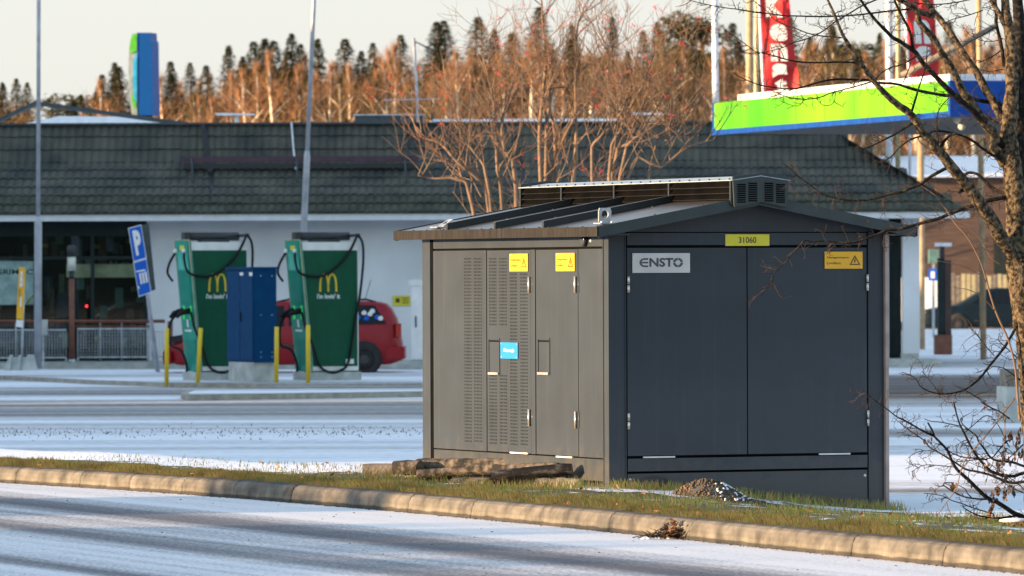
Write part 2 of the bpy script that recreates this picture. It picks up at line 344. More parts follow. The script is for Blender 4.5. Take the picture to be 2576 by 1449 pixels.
# verge material: turf with snow patches
def verge_mat():
    m=bpy.data.materials.new('verge_turf'); m.use_nodes=True; n=m.node_tree.nodes; l=m.node_tree.links; b=n['Principled BSDF']; b.inputs['Roughness'].default_value=.9
    geo=n.new('ShaderNodeNewGeometry'); at=n.new('ShaderNodeAttribute'); at.attribute_name='snow'
    a=n.new('ShaderNodeTexNoise'); a.inputs['Scale'].default_value=3.6; a.inputs['Detail'].default_value=8; l.new(geo.outputs['Position'],a.inputs['Vector'])
    c=n.new('ShaderNodeTexNoise'); c.inputs['Scale'].default_value=25; c.inputs['Detail'].default_value=4; l.new(geo.outputs['Position'],c.inputs['Vector'])
    ad=n.new('ShaderNodeMath'); ad.operation='ADD'; l.new(a.outputs[0],ad.inputs[0]); l.new(at.outputs['Fac'],ad.inputs[1])
    ad2=n.new('ShaderNodeMath'); ad2.operation='MULTIPLY_ADD'; ad2.inputs[1].default_value=.35; l.new(c.outputs[0],ad2.inputs[0]); l.new(ad.outputs[0],ad2.inputs[2])
    cr=n.new('ShaderNodeValToRGB'); cr.color_ramp.elements[0].position=.95; cr.color_ramp.elements[1].position=1.05; l.new(ad2.outputs[0],cr.inputs[0])
    so=n.new('ShaderNodeValToRGB'); so.color_ramp.elements[0].color=(.045,.04,.018,1); so.color_ramp.elements[1].color=(.11,.10,.035,1); l.new(c.outputs[0],so.inputs[0])
    mx=n.new('ShaderNodeMix'); mx.data_type='RGBA'; l.new(cr.outputs[0],mx.inputs[0]); l.new(so.outputs[0],mx.inputs[6]); mx.inputs[7].default_value=(.80,.82,.86,1)
    l.new(mx.outputs[2],b.inputs['Base Color'])
    bp=n.new('ShaderNodeBump'); bp.inputs['Strength'].default_value=.8; bp.inputs['Distance'].default_value=.03; l.new(c.outputs[0],bp.inputs['Height']); l.new(bp.outputs[0],b.inputs['Normal'])
    return m
M['verge']=verge_mat()
# lot: one sheet to the horizon
mb=MB(); xs=[-1500,-200,-60,60,200,1500]; ys=[-400,-40,30,140,400,2400]
for i in range(5):
    for j in range(5): mb.quad((xs[i],ys[j],0),(xs[i+1],ys[j],0),(xs[i+1],ys[j+1],0),(xs[i],ys[j+1],0),M['lot'])
mb.build('ground',kind='structure')
# near road slab
mb=MB(); ss=[-45+1.5*i for i in range(52)]
for i in range(len(ss)-1):
    a,b2=ss[i],ss[i+1]
    mb.quad(st(a,-22,RZ),st(b2,-22,RZ),st(b2,.02,RZ),st(a,.02,RZ),M['road'])
mb.build('road',kind='structure')
# verge
def snowcov(s,t):       # how snow covered
    v=.13+.10*smooth(1.0,2.5,t)
    if s<7.5: v+=.45*smooth(1.1+.05*s,1.9+.05*s,t)*(1-smooth(6,8,s))
    v-=.35*(1-smooth(.15,.6,t))
    v+=.05*smooth(9,13,s)*smooth(.5,1.2,t)*(1-smooth(3.0,3.8,t))
    v+=.6*smooth(4.3,5.0,t)
    return v
mb=MB(); ns=[-45+.35*i for i in range(215)]; tt=[.10+.22*j for j in range(25)]
vs=[];cov=[]
for s in ns:
    for t in tt:
        vs.append(st(s,t)+Vector((0,0,R.uniform(-.006,.010)*(1-smooth(3.8,4.6,t)))));cov.append(snowcov(s,t))
nt_=len(tt)
mb.add(vs,[(i*nt_+j,(i+1)*nt_+j,(i+1)*nt_+j+1,i*nt_+j+1) for i in range(len(ns)-1) for j in range(nt_-1)],M['verge'],True)
vo=mb.build('verge',kind='structure'); at=vo.data.attributes.new('snow','FLOAT','POINT'); at.data.foreach_set('value',cov)
# kerb: cast stones with joints, rounded top
def kerb_mat():
    m=pm('kerb_concrete',(.115,.108,.092),.85,var=.28,scale=7,bump=.3,bscale=90); n=m.node_tree.nodes; l=m.node_tree.links; b=n['Principled BSDF']
    src=b.inputs['Base Color'].links[0].from_socket
    geo=n.new('ShaderNodeNewGeometry'); sp=n.new('ShaderNodeSeparateXYZ'); l.new(geo.outputs['Position'],sp.inputs[0])
    a=n.new('ShaderNodeTexNoise'); a.inputs['Scale'].default_value=5; a.inputs['Detail'].default_value=6; l.new(geo.outputs['Position'],a.inputs['Vector'])
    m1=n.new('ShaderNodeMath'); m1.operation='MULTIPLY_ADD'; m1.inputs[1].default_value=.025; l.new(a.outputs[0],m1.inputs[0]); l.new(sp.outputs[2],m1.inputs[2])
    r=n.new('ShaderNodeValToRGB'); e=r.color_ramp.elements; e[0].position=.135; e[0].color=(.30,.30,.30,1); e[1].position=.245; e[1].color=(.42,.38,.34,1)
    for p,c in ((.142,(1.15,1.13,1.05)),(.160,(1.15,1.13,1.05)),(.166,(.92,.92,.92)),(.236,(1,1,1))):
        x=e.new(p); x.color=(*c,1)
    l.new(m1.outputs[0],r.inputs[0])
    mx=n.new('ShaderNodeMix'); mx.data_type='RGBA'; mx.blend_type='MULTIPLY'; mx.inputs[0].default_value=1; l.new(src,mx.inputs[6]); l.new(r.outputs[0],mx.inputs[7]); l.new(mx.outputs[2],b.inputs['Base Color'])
    return m
M['kerb']=kerb_mat()
joints=[]
for x,y in KPX[1:-1]:
    q=G(x,y,RZ).to_2d(); best=min((abs((K(s*.05)[0]-q).length),s*.05) for s in range(0,420)); joints.append(best[1])
spc=(joints[-1]-joints[0])/(len(joints)-1)
js=[joints[0]-spc*k for k in range(40,0,-1)]+joints+[joints[-1]+spc*k for k in range(1,18)]
prof=[(0.0,-.04),(0.0,.0),(.006,.045),(.014,.085),(.032,.115),(.06,.131),(.10,.136),(.16,.136),(.17,.12),(.17,-.04)]
mb=MB()
for a,b2 in zip(js[:-1],js[1:]):
    a+=.005; b2-=.005; k=7; vs=[]; dz=R.uniform(-.003,.003); dt=R.uniform(-.004,.004)
    for i in range(k):
        s=lerp(a,b2,i/(k-1)); sh=.008 if i in (0,k-1) else 0
        if i==1: s=a+.012
        if i==k-2: s=b2-.012
        for (x,z) in prof: vs.append(st(s,x+dt+(sh if x<.03 else 0),RZ+z+dz-(sh*.8 if z>.08 else 0)))
    n=len(prof); fs=[(i*n+j,(i+1)*n+j,(i+1)*n+j+1,i*n+j+1) for i in range(k-1) for j in range(n-1)]+[tuple(range(n)),tuple((k-1)*n+j for j in range(n))[::-1]]
    mb.add(vs,fs,M['kerb'],False)
mb.build('kerb',kind='structure')
# ================================================================== SUBSTATION KIOSK
KA=atan2(.407,.9134); KO=P(1532.5,1228,46.0); KO.z=0.0
U=Vector((cos(KA),sin(KA),0)); V=Vector((-sin(KA),cos(KA),0)); ZZ=Vector((0,0,1))
def loc(p): q=p-KO; return q.dot(U), q.dot(V), q.z
def lf(px,py): a=loc(onplane(px,py,KO,U)); return a[1],a[2]     # left face: (v,z)
def ff(px,py): a=loc(onplane(px,py,KO,V)); return a[0],a[2]     # front face: (u,z)
Wd=ff(2231,900)[0]; Ln=lf(1063,900)[0]
kiosk=empty('transformer_kiosk',KO,KA,'dark grey metal transformer kiosk with gabled roof on the grass verge','kiosk')
ZT=ff(1577,584.6)[1]; ZB=-.12
slope=tan(radians(10.3)); RU=Wd/2
G1=.012
mb=MB(); mb.box((G1,G1,ZB),(Wd-G1,Ln-G1,ZT+.02),M['paint_d']); mb.build('core',kiosk)
# corner posts
def post(x0,y0,x1,y1,name='corner_post'):
    mb=MB(); mb.box((x0,y0,ZB),(x1,y1,ZT),M['paint']); return mb.build(name,kiosk)
vA=lf(1519,900)[0]; uA=ff(1574,900)[0]; uB=ff(2184,900)[0]; vB=lf(1083,900)[0]; vB2=lf(1090,900)[0]
mb=MB(); mb.prism([(0,0,ZB),(uA,0,ZB),(uA,G1+.002,ZB),(G1+.002,G1+.002,ZB),(G1+.002,vA,ZB),(0,vA,ZB)][::-1],(0,0,ZT-ZB),M['paint']); mb.build('corner_post',kiosk)
post(uB+.012,0,Wd,.10); post(0,vB+.004,.06,Ln)
mb=MB(); mb.box((Wd-.028,-.034,ZB),(Wd,-.001,ZT+.01),M['lit_edge']); mb.build('painted_lit_corner',kiosk)
mb=MB(); mb.box((uB,-.006,ZB),(uB+.009,.01,ZT),M['paint']); mb.box((uA-.006,-.006,ZB),(uA+.002,.01,ZT),M['paint']); mb.build('door_frame',kiosk)
mb=MB(); mb.box((-.006,vA-.002,ZB),(.01,vA+.006,ZT),M['paint']); mb.box((-.002,vB2-.004,ZB),(.01,vB-.002,ZT),M['paint_d']); mb.box((-.007,vB-.012,ZB),(.01,vB-.004,ZT),M['paint']); mb.build('frame_strip',kiosk)
def panelF(name,u0,z0,u1,z1,th=.0,mat='paint',g=.004):
    mb=MB(); mb.box((u0+g,-th,z0+g),(u1-g,G1+.002,z1-g),M[mat]); return mb.build(name,kiosk)
def panelL(name,v0,z0,v1,z1,th=.0,mat='paint',g=.004):
    a,b2=min(v0,v1),max(v0,v1); mb=MB(); mb.box((-th,a+g,z0+g),(G1+.002,b2-g,z1-g),M[mat]); return mb.build(name,kiosk)
# front face
u0=ff(1577,900)[0]; u1=ff(1880,900)[0]; u2=ff(2182,900)[0]
zd1=ff(1577,622)[1]; zd0=ff(1577,1149)[1]; zr=ff(1577,1189)[1]
panelF('transom_panel',u0,zd1+.012,u2,ZT,th=.002)
dl=panelF('front_door',u0,zd0,u1,zd1,g=.005); dr=panelF('front_door',u1,zd0,u2,zd1,g=.005)
panelF('lower_rail',u0,zr+.004,u2,zd0-.012,th=.003); panelF('plinth_panel',u0,ZB,u2,zr-.006)
def hingeF(px,y0,y1):
    u,z1=ff(px,y0); z0=ff(px,y1)[1]
    mb=MB(); mb.tube([(u,-.012,z0),(u,-.012,(z0+z1)/2-.004)],.011,M['steel']); mb.tube([(u,-.012,(z0+z1)/2+.004),(u,-.012,z1)],.011,M['steel']); mb.build('hinge',kiosk)
for a in ((1579.5,695,736),(1580,1040,1080),(2180.5,690,731),(2182,1032,1072)): hingeF(*a)
for x0,x1,y in ((1618,1697,1150),(2060,2138,1142)):
    a=ff(x0,y);b2=ff(x1,y); mb=MB(); mb.box((a[0],-.010,a[1]-.007),(b2[0],.004,a[1]+.004),M['white']); mb.build('door_stop',kiosk)
for x,y in ((1585,1207),(2176,1196)):
    a=ff(x,y); mb=MB(); mb.ball((a[0],0,a[1]),.013,M['steel'],8,5,(1,.5,1)); mb.build('screw',kiosk)
def plateF(x0,y0,x1,y1,mat,th=.006,name='sign_plate',screws=True):
    a=ff(x0,y1); b2=ff(x1,y0); mb=MB(); y=-.003; mb.box((a[0],y-th,a[1]),(b2[0],y,b2[1]),mat)
    if screws:
        for cx in (a[0]+.012,b2[0]-.012):
            for cz in (a[1]+.012,b2[1]-.012): mb.ball((cx,y-th,cz),.0065,M['steel'],6,4,(1,.4,1))
    return mb.build(name,kiosk),a,b2,y-th
pl,a,b2,yy=plateF(1823.7,589.5,1934,618.5,M['yellowg'],name='number_plate'); w_=b2[0]-a[0];h_=b2[1]-a[1]
text('31060',(a[0]+.30*w_,yy,a[1]+.24*h_),(1,0,0),(0,0,1),.40*w_,.53*h_,M['black'],pl,off=.0015,bold=.01)
pl,a,b2,yy=plateF(1590,636.7,1734.4,686.5,M['plate'],name='maker_plate'); w_=b2[0]-a[0];h_=b2[1]-a[1]
text('NST',(a[0]+.29*w_,yy,a[1]+.30*h_),(1,0,0),(0,0,1),.42*w_,.46*h_,M['letter'],pl,off=.0015,bold=.035)
# rounded E and ring O of the plate
def arcstroke(mb,cx,cz,r,wd,a0,a1,y,mat,n=14,sx=1.):
    vs=[]
    for i in range(n+1):
        t=lerp(a0,a1,i/n); vs+= [(cx+(r+wd/2)*cos(t)*sx,y,cz+(r+wd/2)*sin(t)),(cx+(r-wd/2)*cos(t)*sx,y,cz+(r-wd/2)*sin(t))]
    mb.add(vs,[(2*i,2*i+1,2*i+3,2*i+2) for i in range(n)],mat)
mb=MB(); cz=a[1]+.52*h_; r=.185*h_; wd=.085*h_; cx=a[0]+.21*w_
arcstroke(mb,cx,cz,r,wd,radians(90),radians(270),yy-.0015,M['letter'],sx=1.3)
for dz in (r,0,-r): mb.quad((cx-(0 if dz else .2*h_),yy-.0016,cz+dz-wd/2),(cx+.19*h_,yy-.0016,cz+dz-wd/2),(cx+.19*h_,yy-.0016,cz+dz+wd/2),(cx-(0 if dz else .2*h_),yy-.0016,cz+dz+wd/2),M['letter'])
cx=a[0]+.79*w_
for q in range(4): arcstroke(mb,cx,cz,r,wd*1.35,radians(90*q+4),radians(90*q+86),yy-.0015,M['letter'],n=6,sx=1.15)
mb.build('lettering',pl)
def warning(mbpl,o,xd,a0,b0,nn,inkm):
    """o(u,z)->3D; text two lines and a triangle with a bolt"""
    w_,h_=b0[0]-a0[0],b0[1]-a0[1]
    def q(fx,fz,e=.0015): return o(a0[0]+fx*w_,a0[1]+fz*h_,e)
    text('Hengenvaara',q(.06,.56),xd,(0,0,1),.57*w_,.17*h_,inkm,mbpl,bold=.01)
    text('Livsfara',q(.06,.26),xd,(0,0,1),.36*w_,.15*h_,inkm,mbpl,bold=.01)
    mb=MB(); T=[(.65,.22),(.94,.22),(.795,.80)]; I=[(.695,.28),(.895,.28),(.795,.67)]
    mb.add([q(*t) for t in T]+[q(*t) for t in I],[(0,1,4,3),(1,2,5,4),(2,0,3,5)],inkm)
    for B in ([(.80,.60),(.815,.60),(.80,.46),(.77,.46)],[(.775,.48),(.82,.48),(.79,.31),(.785,.31)]): mb.add([q(*t) for t in B],[(0,1,2,3)],inkm)
    mb.build('warning_symbol',mbpl)
pl,a,b2,yy=plateF(2073.6,633,2168.5,676,M['yellow'],name='warning_plate')
warning(pl,lambda u,z,e:Vector((u,yy-e,z)),(1,0,0),a,b2,None,M['ink'])
# left face
zt=lf(1089.4,630.2)[1]; zb=lf(1089.4,1128)[1]
vs_=[lf(x,900)[0] for x in (1090,1216,1225,1336,1348,1455)]
panelL('top_rail',vA+.006,zt+.01,vB2-.006,ZT,th=.001)
pv=panelL('vent_panel',vs_[1],zb,vs_[0],zt)
panelL('mullion',vs_[2]+.002,zb,vs_[1]+.002,zt,th=.002)
d1=panelL('vented_door',vs_[3],zb,vs_[2],zt,g=.006); panelL('mullion',vs_[4],zb,vs_[3],zt,th=.003)
d2=panelL('side_door',vs_[5],zb,vs_[4],zt,g=.006); panelL('side_panel',vA+.006,zb,vs_[5],zt)
panelL('base_rail',vA+.006,zb-.175,vB2-.006,zb-.002,th=.001); panelL('plinth_panel',vA+.006,ZB,vB2-.006,zb-.185)
for x0,x1,y in ((1286,1330,1136),(1402,1442,1146)):
    a=lf(x0,y);b2=lf(x1,y); mb=MB(); mb.box((-.012,b2[0],a[1]-.012),(.004,a[0],a[1]-.002),M['white']); mb.build('door_stop',kiosk)
def perf(groups,y0s,y1s,door):
    mb=MB()
    for (xa,xb),(ya,yb) in zip(groups,zip(y0s,y1s)):
        va=lf(xa,900)[0]; vb=lf(xb,900)[0]; z1=lf(xa,ya)[1]; z0=lf(xa,yb)[1]; n=int(round((z1-z0)/.0262))
        for k in range(n+1):
            z=z1-k*(z1-z0)/n
            for c in range(6):
                v=lerp(va,vb,(c+.5)/6); dv=abs(vb-va)/6*.17
                mb.add([(-.0012,v-dv,z-.0062),(-.0012,v+dv,z-.0062),(-.0012,v+dv,z+.0062),(-.0012,v-dv,z+.0062)],[(0,1,2,3)],M['paint_d'])
    mb.build('perforation',door)
perf([(1168,1187),(1192,1213)],[651]*2,[1109]*2,pv)
perf([(1230.6,1250),(1256.6,1276)],[651]*2,[816]*2,d1); perf([(1230.6,1250),(1256.6,1276)],[945]*2,[1114]*2,d1)
perf([(1282.7,1302),(1309,1328.5)],[690,690],[862,1117],d1); perf([(1282.7,1302)],[905],[1117],d1)
for x0,x1 in ((1230,1258),(1354,1384)):
    va=lf(x0,900)[0];vb=lf(x1,900)[0];z1=lf(x0,850)[1];z0=lf(x0,942)[1]; mb=MB()
    mb.box((-.006,vb,z1-.012),(0,va,z1),M['paint']); mb.box((-.006,vb,z0),(0,vb+.008,z1-.012),M['paint']); mb.box((-.006,va-.008,z0),(0,va,z1-.012),M['paint'])
    mb.box((-.0012,vb+.012,z0+.01),(0,va-.012,z1-.03),M['paint']); mb.box((-.0015,vb+.012,z1-.03),(0,va-.012,z1-.018),M['paint_d'])
    mb.box((-.016,vb+.012,z0),(0,va-.012,z0+.018),M['zinc']); mb.build('latch_cover',kiosk)
for x,y0,y1 in ((1334,696,737),(1334,1030,1072),(1450,695,737),(1451,1035,1078)):
    v,z1=lf(x,y0); z0=lf(x,y1)[1]
    mb=MB(); mb.tube([(-.012,v,z0),(-.012,v,z1)],.010,M['steel']); mb.box((-.004,v-.05,z0),(-.001,v-.038,z1),M['paint']); mb.build('hinge',kiosk)
a=lf(1473,605); mb=MB(); mb.tube([(-.001,a[0],a[1]),(-.03,a[0],a[1]),(-.036,a[0],a[1])],[.046,.046,.036],M['paint'],14); mb.build('vent_knob',kiosk)
a=lf(1488,606); mb=MB(); mb.ball((-.004,a[0],a[1]),.012,M['white'],8,5); mb.build('screw',kiosk)
def plateL(x0,y0,x1,y1,mat,name,th=.006):
    va,z1=lf(x0,y0); vb,z0=lf(x1,y1); mb=MB(); mb.box((-.002-th,vb,z0),(-.002,va,z1),mat)
    for cv in (va-.02,vb+.02):
        for cz in (z0+.012,z1-.012): mb.ball((-.002-th,cv,cz),.006,M['steel'],6,4)
    return mb.build(name,kiosk),(va,z0),(vb,z1)
for c in ((1284,638.8,1329.6,682.2),(1400.5,637,1447.5,681.7)):
    pl,a,b2=plateL(*c,M['yellow'],'warning_plate')
    warning(pl,lambda u,z,e,va=a[0]:Vector((-.008-e,va-(u),z)),(0,-1,0),(0,a[1]),(a[0]-b2[0],b2[1]),None,M['ink'])
pl,a,b2=plateL(1261,860.9,1304.7,903,M['bluep'],'name_plate'); w_=a[0]-b2[0];h_=b2[1]-a[1]
text('Muuntaja',(-.0095,a[0]-.2*w_,a[1]+.36*h_),(0,-1,0),(0,0,1),.6*w_,.26*h_,M['white'],pl,bold=.03)
# gable + roof
OV=.16; zE=loc(onplane(1502,585,KO-U*OV,U))[2]          # underside of eave edge
zE=ZT-.01-OV*slope+.02
mb=MB()
mb.prism([(.01,.004,ZT+.004),(Wd-.01,.004,ZT+.004),(Wd-.01,.004,ZT+.02),(RU,.004,ZT+RU*slope),(.01,.004,ZT+.02)],(0,.02,0),M['paint']); mb.build('gable_panel',kiosk); mb=MB()
mb.prism([(.01,Ln-.03,ZT),(Wd-.01,Ln-.03,ZT),(RU,Ln-.03,ZT+RU*slope)],(0,.02,0),M['paint']); mb.build('gable_panel',kiosk)
th=.012
def rz(u): return zE+.055+(u+OV)*slope if u<=RU else zE+.055+(2*RU-u+OV)*slope
mb=MB()
for sgn in (0,1):
    ua,ub=(-OV,RU) if sgn==0 else (Wd+OV,RU)
    lo=[(ua,-OV,rz(ua)),(ub,-OV,rz(ub)),(ub,Ln+OV,rz(ub)),(ua,Ln+OV,rz(ua))]
    if sgn: lo=lo[::-1]
    mb.hexa([(x,y,z-.02) for x,y,z in lo],lo,M['roofp'])
mb.build('roof_sheet',kiosk)
mb=MB()     # gable fascia (front + back)
for y0 in (-OV-.018,Ln+OV+.001):
    for ua,ub in ((-OV,RU),(RU,Wd+OV)):
        mb=MB()
        pts=[(ua,y0,rz(ua)-.075),(ub,y0,rz(ub)-.075),(ub,y0,rz(ub)+.008),(ua,y0,rz(ua)+.008)]
        mb.prism(pts,(0,.017,0),M['fascia']); mb.build('gable_fascia',kiosk)
mb=MB(); mb.box((-OV-.016,-OV-.018,rz(-OV)-.068),(-OV-.001,Ln+OV+.018,rz(-OV)+.006),M['eave']); mb.box((Wd+OV+.001,-OV-.018,rz(-OV)-.068),(Wd+OV+.016,Ln+OV+.018,rz(-OV)+.006),M['eave']); mb.build('eave_fascia',kiosk)
mb=MB(); mb.box((-OV+.002,-OV,rz(-OV)-.058),(.1,Ln+OV,rz(-OV)-.048),M['fascia']); mb.box((Wd-.1,-OV,rz(-OV)-.058),(Wd+OV-.002,Ln+OV,rz(-OV)-.048),M['fascia']); mb.build('soffit',kiosk)
RP=KO-U*OV+ZZ*(rz(-OV))
rv=[loc(onplane(x,y,RP,U))[1] for x,y in ((1360,558),(1238,560),(1118,564))]
rv=[v for v in rv if v<Ln+OV-.03]
VU=.235      # vent box half width
for v in rv:
    for sg in (0,1):
        ua,ub=(-OV+.02,RU-VU+.02) if sg==0 else (Wd+OV-.02,RU+VU-.02)
        H=.052; mb=MB()
        mb.hexa([(ua,v-.016,rz(ua)-.001),(ub,v-.016,rz(ub)-.001),(ub,v+.016,rz(ub)-.001),(ua,v+.016,rz(ua)-.001)],[(ua,v-.016,rz(ua)+H),(ub,v-.016,rz(ub)+H),(ub,v+.016,rz(ub)+H),(ua,v+.016,rz(ua)+H)],M['rib'])
        mb.hexa([(ua,v-.019,rz(ua)+H),(ub,v-.019,rz(ub)+H),(ub,v+.019,rz(ub)+H),(ua,v+.019,rz(ua)+H)],[(ua,v-.019,rz(ua)+H+.004),(ub,v-.019,rz(ub)+H+.004),(ub,v+.019,rz(ub)+H+.004),(ua,v+.019,rz(ua)+H+.004)],M['roofp'])
        mb.build('roof_rib',kiosk)
mb=MB()
for v in [ -OV+.08]+[x+d for x in rv for d in (-.08,.09)]:
    for u in (-OV+.03,.35,.75): mb.ball((u,v,rz(u)),.012,M['rib'],6,4,(1,1,.8))
for k in range(14): mb.ball((-OV+.025,-.1+k*.27,rz(-OV)+.004),.010,M['rib'],6,4)
mb.build('roof_bolt',kiosk)
# ridge ventilator
VZ=.235; vy0=-OV-.05; vy1=Ln+OV+.02; zr0=rz(RU)-.075
def vtop(u): return rz(RU)-.052+VZ*.72+ (VU-abs(u-RU))*.14
mb=MB()
prf=[(RU-VU+.012,rz(RU-VU)-.048),(RU,rz(RU)-.050),(RU+VU-.012,rz(RU-VU)-.048),(RU+VU,vtop(RU+VU)+.026),(RU,vtop(RU)+.022),(RU-VU,vtop(RU-VU)+.026)]
mb.prism([(x,vy0,z) for x,z in prf],(0,.02,0),M['fascia'])
fp=mb.build('ventilator_end',kiosk)
mb=MB()
for c in (RU-.165,RU-.068,RU+.068,RU+.165):
    for k in range(9):
        z=rz(RU)+.098-k*.0165-abs(c-RU)*.10
        mb.box((c-.036,vy0-.003,z-.0058),(c+.036,vy0-.0005,z+.0058),M['paint_d']); mb.box((c-.036,vy0-.008,z+.004),(c+.036,vy0-.001,z+.0068),M['fascia'])
mb.build('louvre',fp)
mb=MB(); mb.prism([(x,vy1-.02,z) for x,z in prf],(0,.02,0),M['fascia']); mb.build('ventilator_end',kiosk)
mb=MB()
for sg in (-1,1):
    ua,ub=RU+sg*(VU+.012),RU
    lo=[(ua,vy0-.005,vtop(ua)),(ub,vy0-.005,vtop(ub)),(ub,vy1,vtop(ub)),(ua,vy1,vtop(ua))]
    if sg>0: lo=lo[::-1]
    mb.hexa([(x,y,z-.006) for x,y,z in lo],lo,M['frost'])
for k in range(22):
    mb.ball((RU-VU+.02,vy0+.1+k*.175,vtop(RU-VU)+.004),.010,M['rib'],6,4)
mb.build('ventilator_cap',kiosk)
mb=MB()
for sg in (-1,1):
    x=RU+sg*(VU-.03)
    mb.box((x-.004,vy0+.02,rz(RU-VU)-.02),(x+.004,vy1-.02,vtop(RU-VU)-.008),M['paint_d'])  # near-black backing: shade of the recess put into its colour
    for k in range(3):
        z=rz(RU-VU)+.024+k*.046; xo=RU+sg*(VU+.004)
        mb.hexa([(xo,vy0+.02,z-.012),(x,vy0+.02,z+.026),(x,vy1-.02,z+.026),(xo,vy1-.02,z-.012)],[(xo,vy0+.02,z-.006),(x,vy0+.02,z+.032),(x,vy1-.02,z+.032),(xo,vy1-.02,z-.006)],M['slat'])
        mb.box((min(xo,xo-sg*.006),vy0+.02,z-.013),(max(xo,xo-sg*.006),vy1-.02,z-.008),M['rib'])
    for v in [vy0+.03,.55*1+.35,1.9,2.9,vy1-.03]:
        mb.box((RU+sg*(VU+.006)-.005,v-.012,rz(RU-VU)-.03),(RU+sg*(VU-.03)+.005,v+.012,vtop(RU-VU)-.008),M['rib'])
mb.build('ventilator_louvre',kiosk)
# lifting lugs
def lug(u,v,ang,lean=0):
    e=MB(); z=rz(u)+.003; N=10; vs=[]; n2=16
    mx=Matrix.Translation((u,v,z))@Matrix.Rotation(ang,4,'Z')
    e.box((-.07,-.05,0),(.07,.05,.008),M['zinc'],mx)
    e.build('lug_foot',kiosk); e=MB(); mx=mx@Matrix.Rotation(lean,4,'X')
    out=[(-.055,0),(.055,0),(.055,.10),(.045,.115),(-.045,.115),(-.055,.10)]
    ring_o=[]; ring_i=[]
    for i in range(n2):
        a=2*pi*i/n2; ring_i.append((.030*cos(a),.068+.030*sin(a)))
        dx,dz=cos(a),sin(a); t=min([(.055/abs(dx)) if abs(dx)>1e-6 else 9,((.115-.068)/dz if dz>1e-6 else ((.066)/-dz if dz<-1e-6 else 9))]); ring_o.append((dx*t,.068+dz*t))
    for y in (-.006,.006):
        vs+= [mx@Vector((x,y,zz+.004)) for x,zz in ring_o]+[mx@Vector((x,y,zz+.004)) for x,zz in ring_i]
    fs=[]
    for i in range(n2):
        j=(i+1)%n2
        fs+=[(i,j,n2+j,n2+i),(2*n2+i,3*n2+i,3*n2+j,2*n2+j),(i,2*n2+i,2*n2+j,j),(n2+i,n2+j,3*n2+j,3*n2+i)]
    e.add(vs,fs,M['zinc'])
    for x in (-.045,.045): e.ball(mx@Vector((x,-.03,.012)),.012,M['steel'],6,4)
    e.build('lifting_lug',kiosk)
a=loc(onplane(1535,552,RP,Vector((-sin(radians(10))*U.x,-sin(radians(10))*U.y,1))))
lug(-.02,.02,0.12); lug(-.03,Ln-.42,pi/2,1.0); lug(Wd+.05,.55,pi/2,-.9)
# ================================================================== pile of old kerb stones
def stone(label,pa,pb,Ya,Yb,wd,ht,mat,endmat=None,roll=0.,round_=.35,cracks=(),seed=1,drop=0):
    a=P(pa[0],pa[1],Ya); b2=P(pb[0],pb[1],Yb); d=(b2-a); L=d.length; d.normalize(); side=ZZ.cross(d).normalized(); up=d.cross(side)
    rr=random.Random(seed); mb=MB(); e=empty('kerb_stone',((a+b2)/2),0,label,'kerb stone','old kerb stones piled beside the kiosk'); c=(a+b2)/2
    q=Matrix.Rotation(roll,3,d); side=q@side; up=q@up
    pr=[(-.5,-.5),(.5,-.5),(.5,.05),(.44,.30),(.26,.45),(0,.5),(-.26,.45),(-.44,.30),(-.5,.05)]
    n=len(pr); k=max(4,int(L/.06)); vs=[]
    for i in range(k+1):
        t=i/k; sc=.93 if i in(0,k) else 1.
        for cc in cracks:
            if abs(t-cc)<.5/k: sc=.86
        for x,z in pr:
            vs.append(a+d*(L*t)+side*(x*wd*sc+rr.uniform(-.004,.004))+up*(z*ht*sc+rr.uniform(-.004,.004))-c)
    mb.add(vs,[(i*n+j,(i+1)*n+j,(i+1)*n+(j+1)%n,i*n+(j+1)%n) for i in range(k) for j in range(n)],mat,True)
    mb.add([v for v in vs[:n]],[tuple(range(n))],endmat or mat); mb.add([v for v in vs[-n:]],[tuple(range(n))[::-1]],endmat or mat)
    o=mb.build('kerb_stone'); bpy.data.objects.remove(e); o.location=c
    tag(o,label,'kerb stone','old kerb stones piled beside the kiosk'); return o
Z2=.0030
stone('short pale concrete kerb stone at the left end of the pile',(913,1180),(1003,1180),48.3,48.3,.13,.090,M['stonep'],M['stonep'],seed=1)
stone('stubby mottled kerb stone with rounded corners beside the long top stone',(995,1175),(1057,1175),48.1,48.0,.15,.112,M['stone'],seed=2)
stone('long cracked brown kerb stone lying along the top of the pile',(1052,1166),(1333,1165),48.2,47.75,.15,.082,M['stone'],cracks=(.28,.52,.7),seed=3)
stone('flat grey kerb stone lying under the long cracked one, left piece',(1055,1195),(1150,1188),47.4,47.3,.15,.066,M['stone'],roll=-.35,seed=4)
stone('flat grey kerb stone reaching from the broken joint to the kiosk wall',(1148,1186),(1410,1176),47.25,46.75,.15,.070,M['stone'],roll=-.35,cracks=(.5,),seed=5)
stone('wet black kerb stone with pale cut end lying across the front of the pile',(1238,1200),(1440,1182),46.5,46.45,.15,.090,M['stoned'],M['stonep'],roll=-.45,seed=6)
stone('half buried brown stone in the grass under the black one, left',(1140,1212),(1228,1212),47.0,46.8,.14,.06,M['stone'],roll=.2,seed=7)
stone('blue grey stone stub under the right end of the black stone',(1350,1216),(1395,1217),46.4,46.35,.12,.075,M['stonep'],roll=.3,seed=8)
stone('rounded pale stone stub nearest the kiosk corner at the end of the pile',(1399,1215),(1455,1220),46.25,46.1,.12,.07,M['stonep'],roll=.5,seed=9)
stone('brown stone under the mottled stubby one at the back of the pile',(1020,1196),(1090,1196),48.1,48.0,.14,.05,M['stonep'],seed=10)
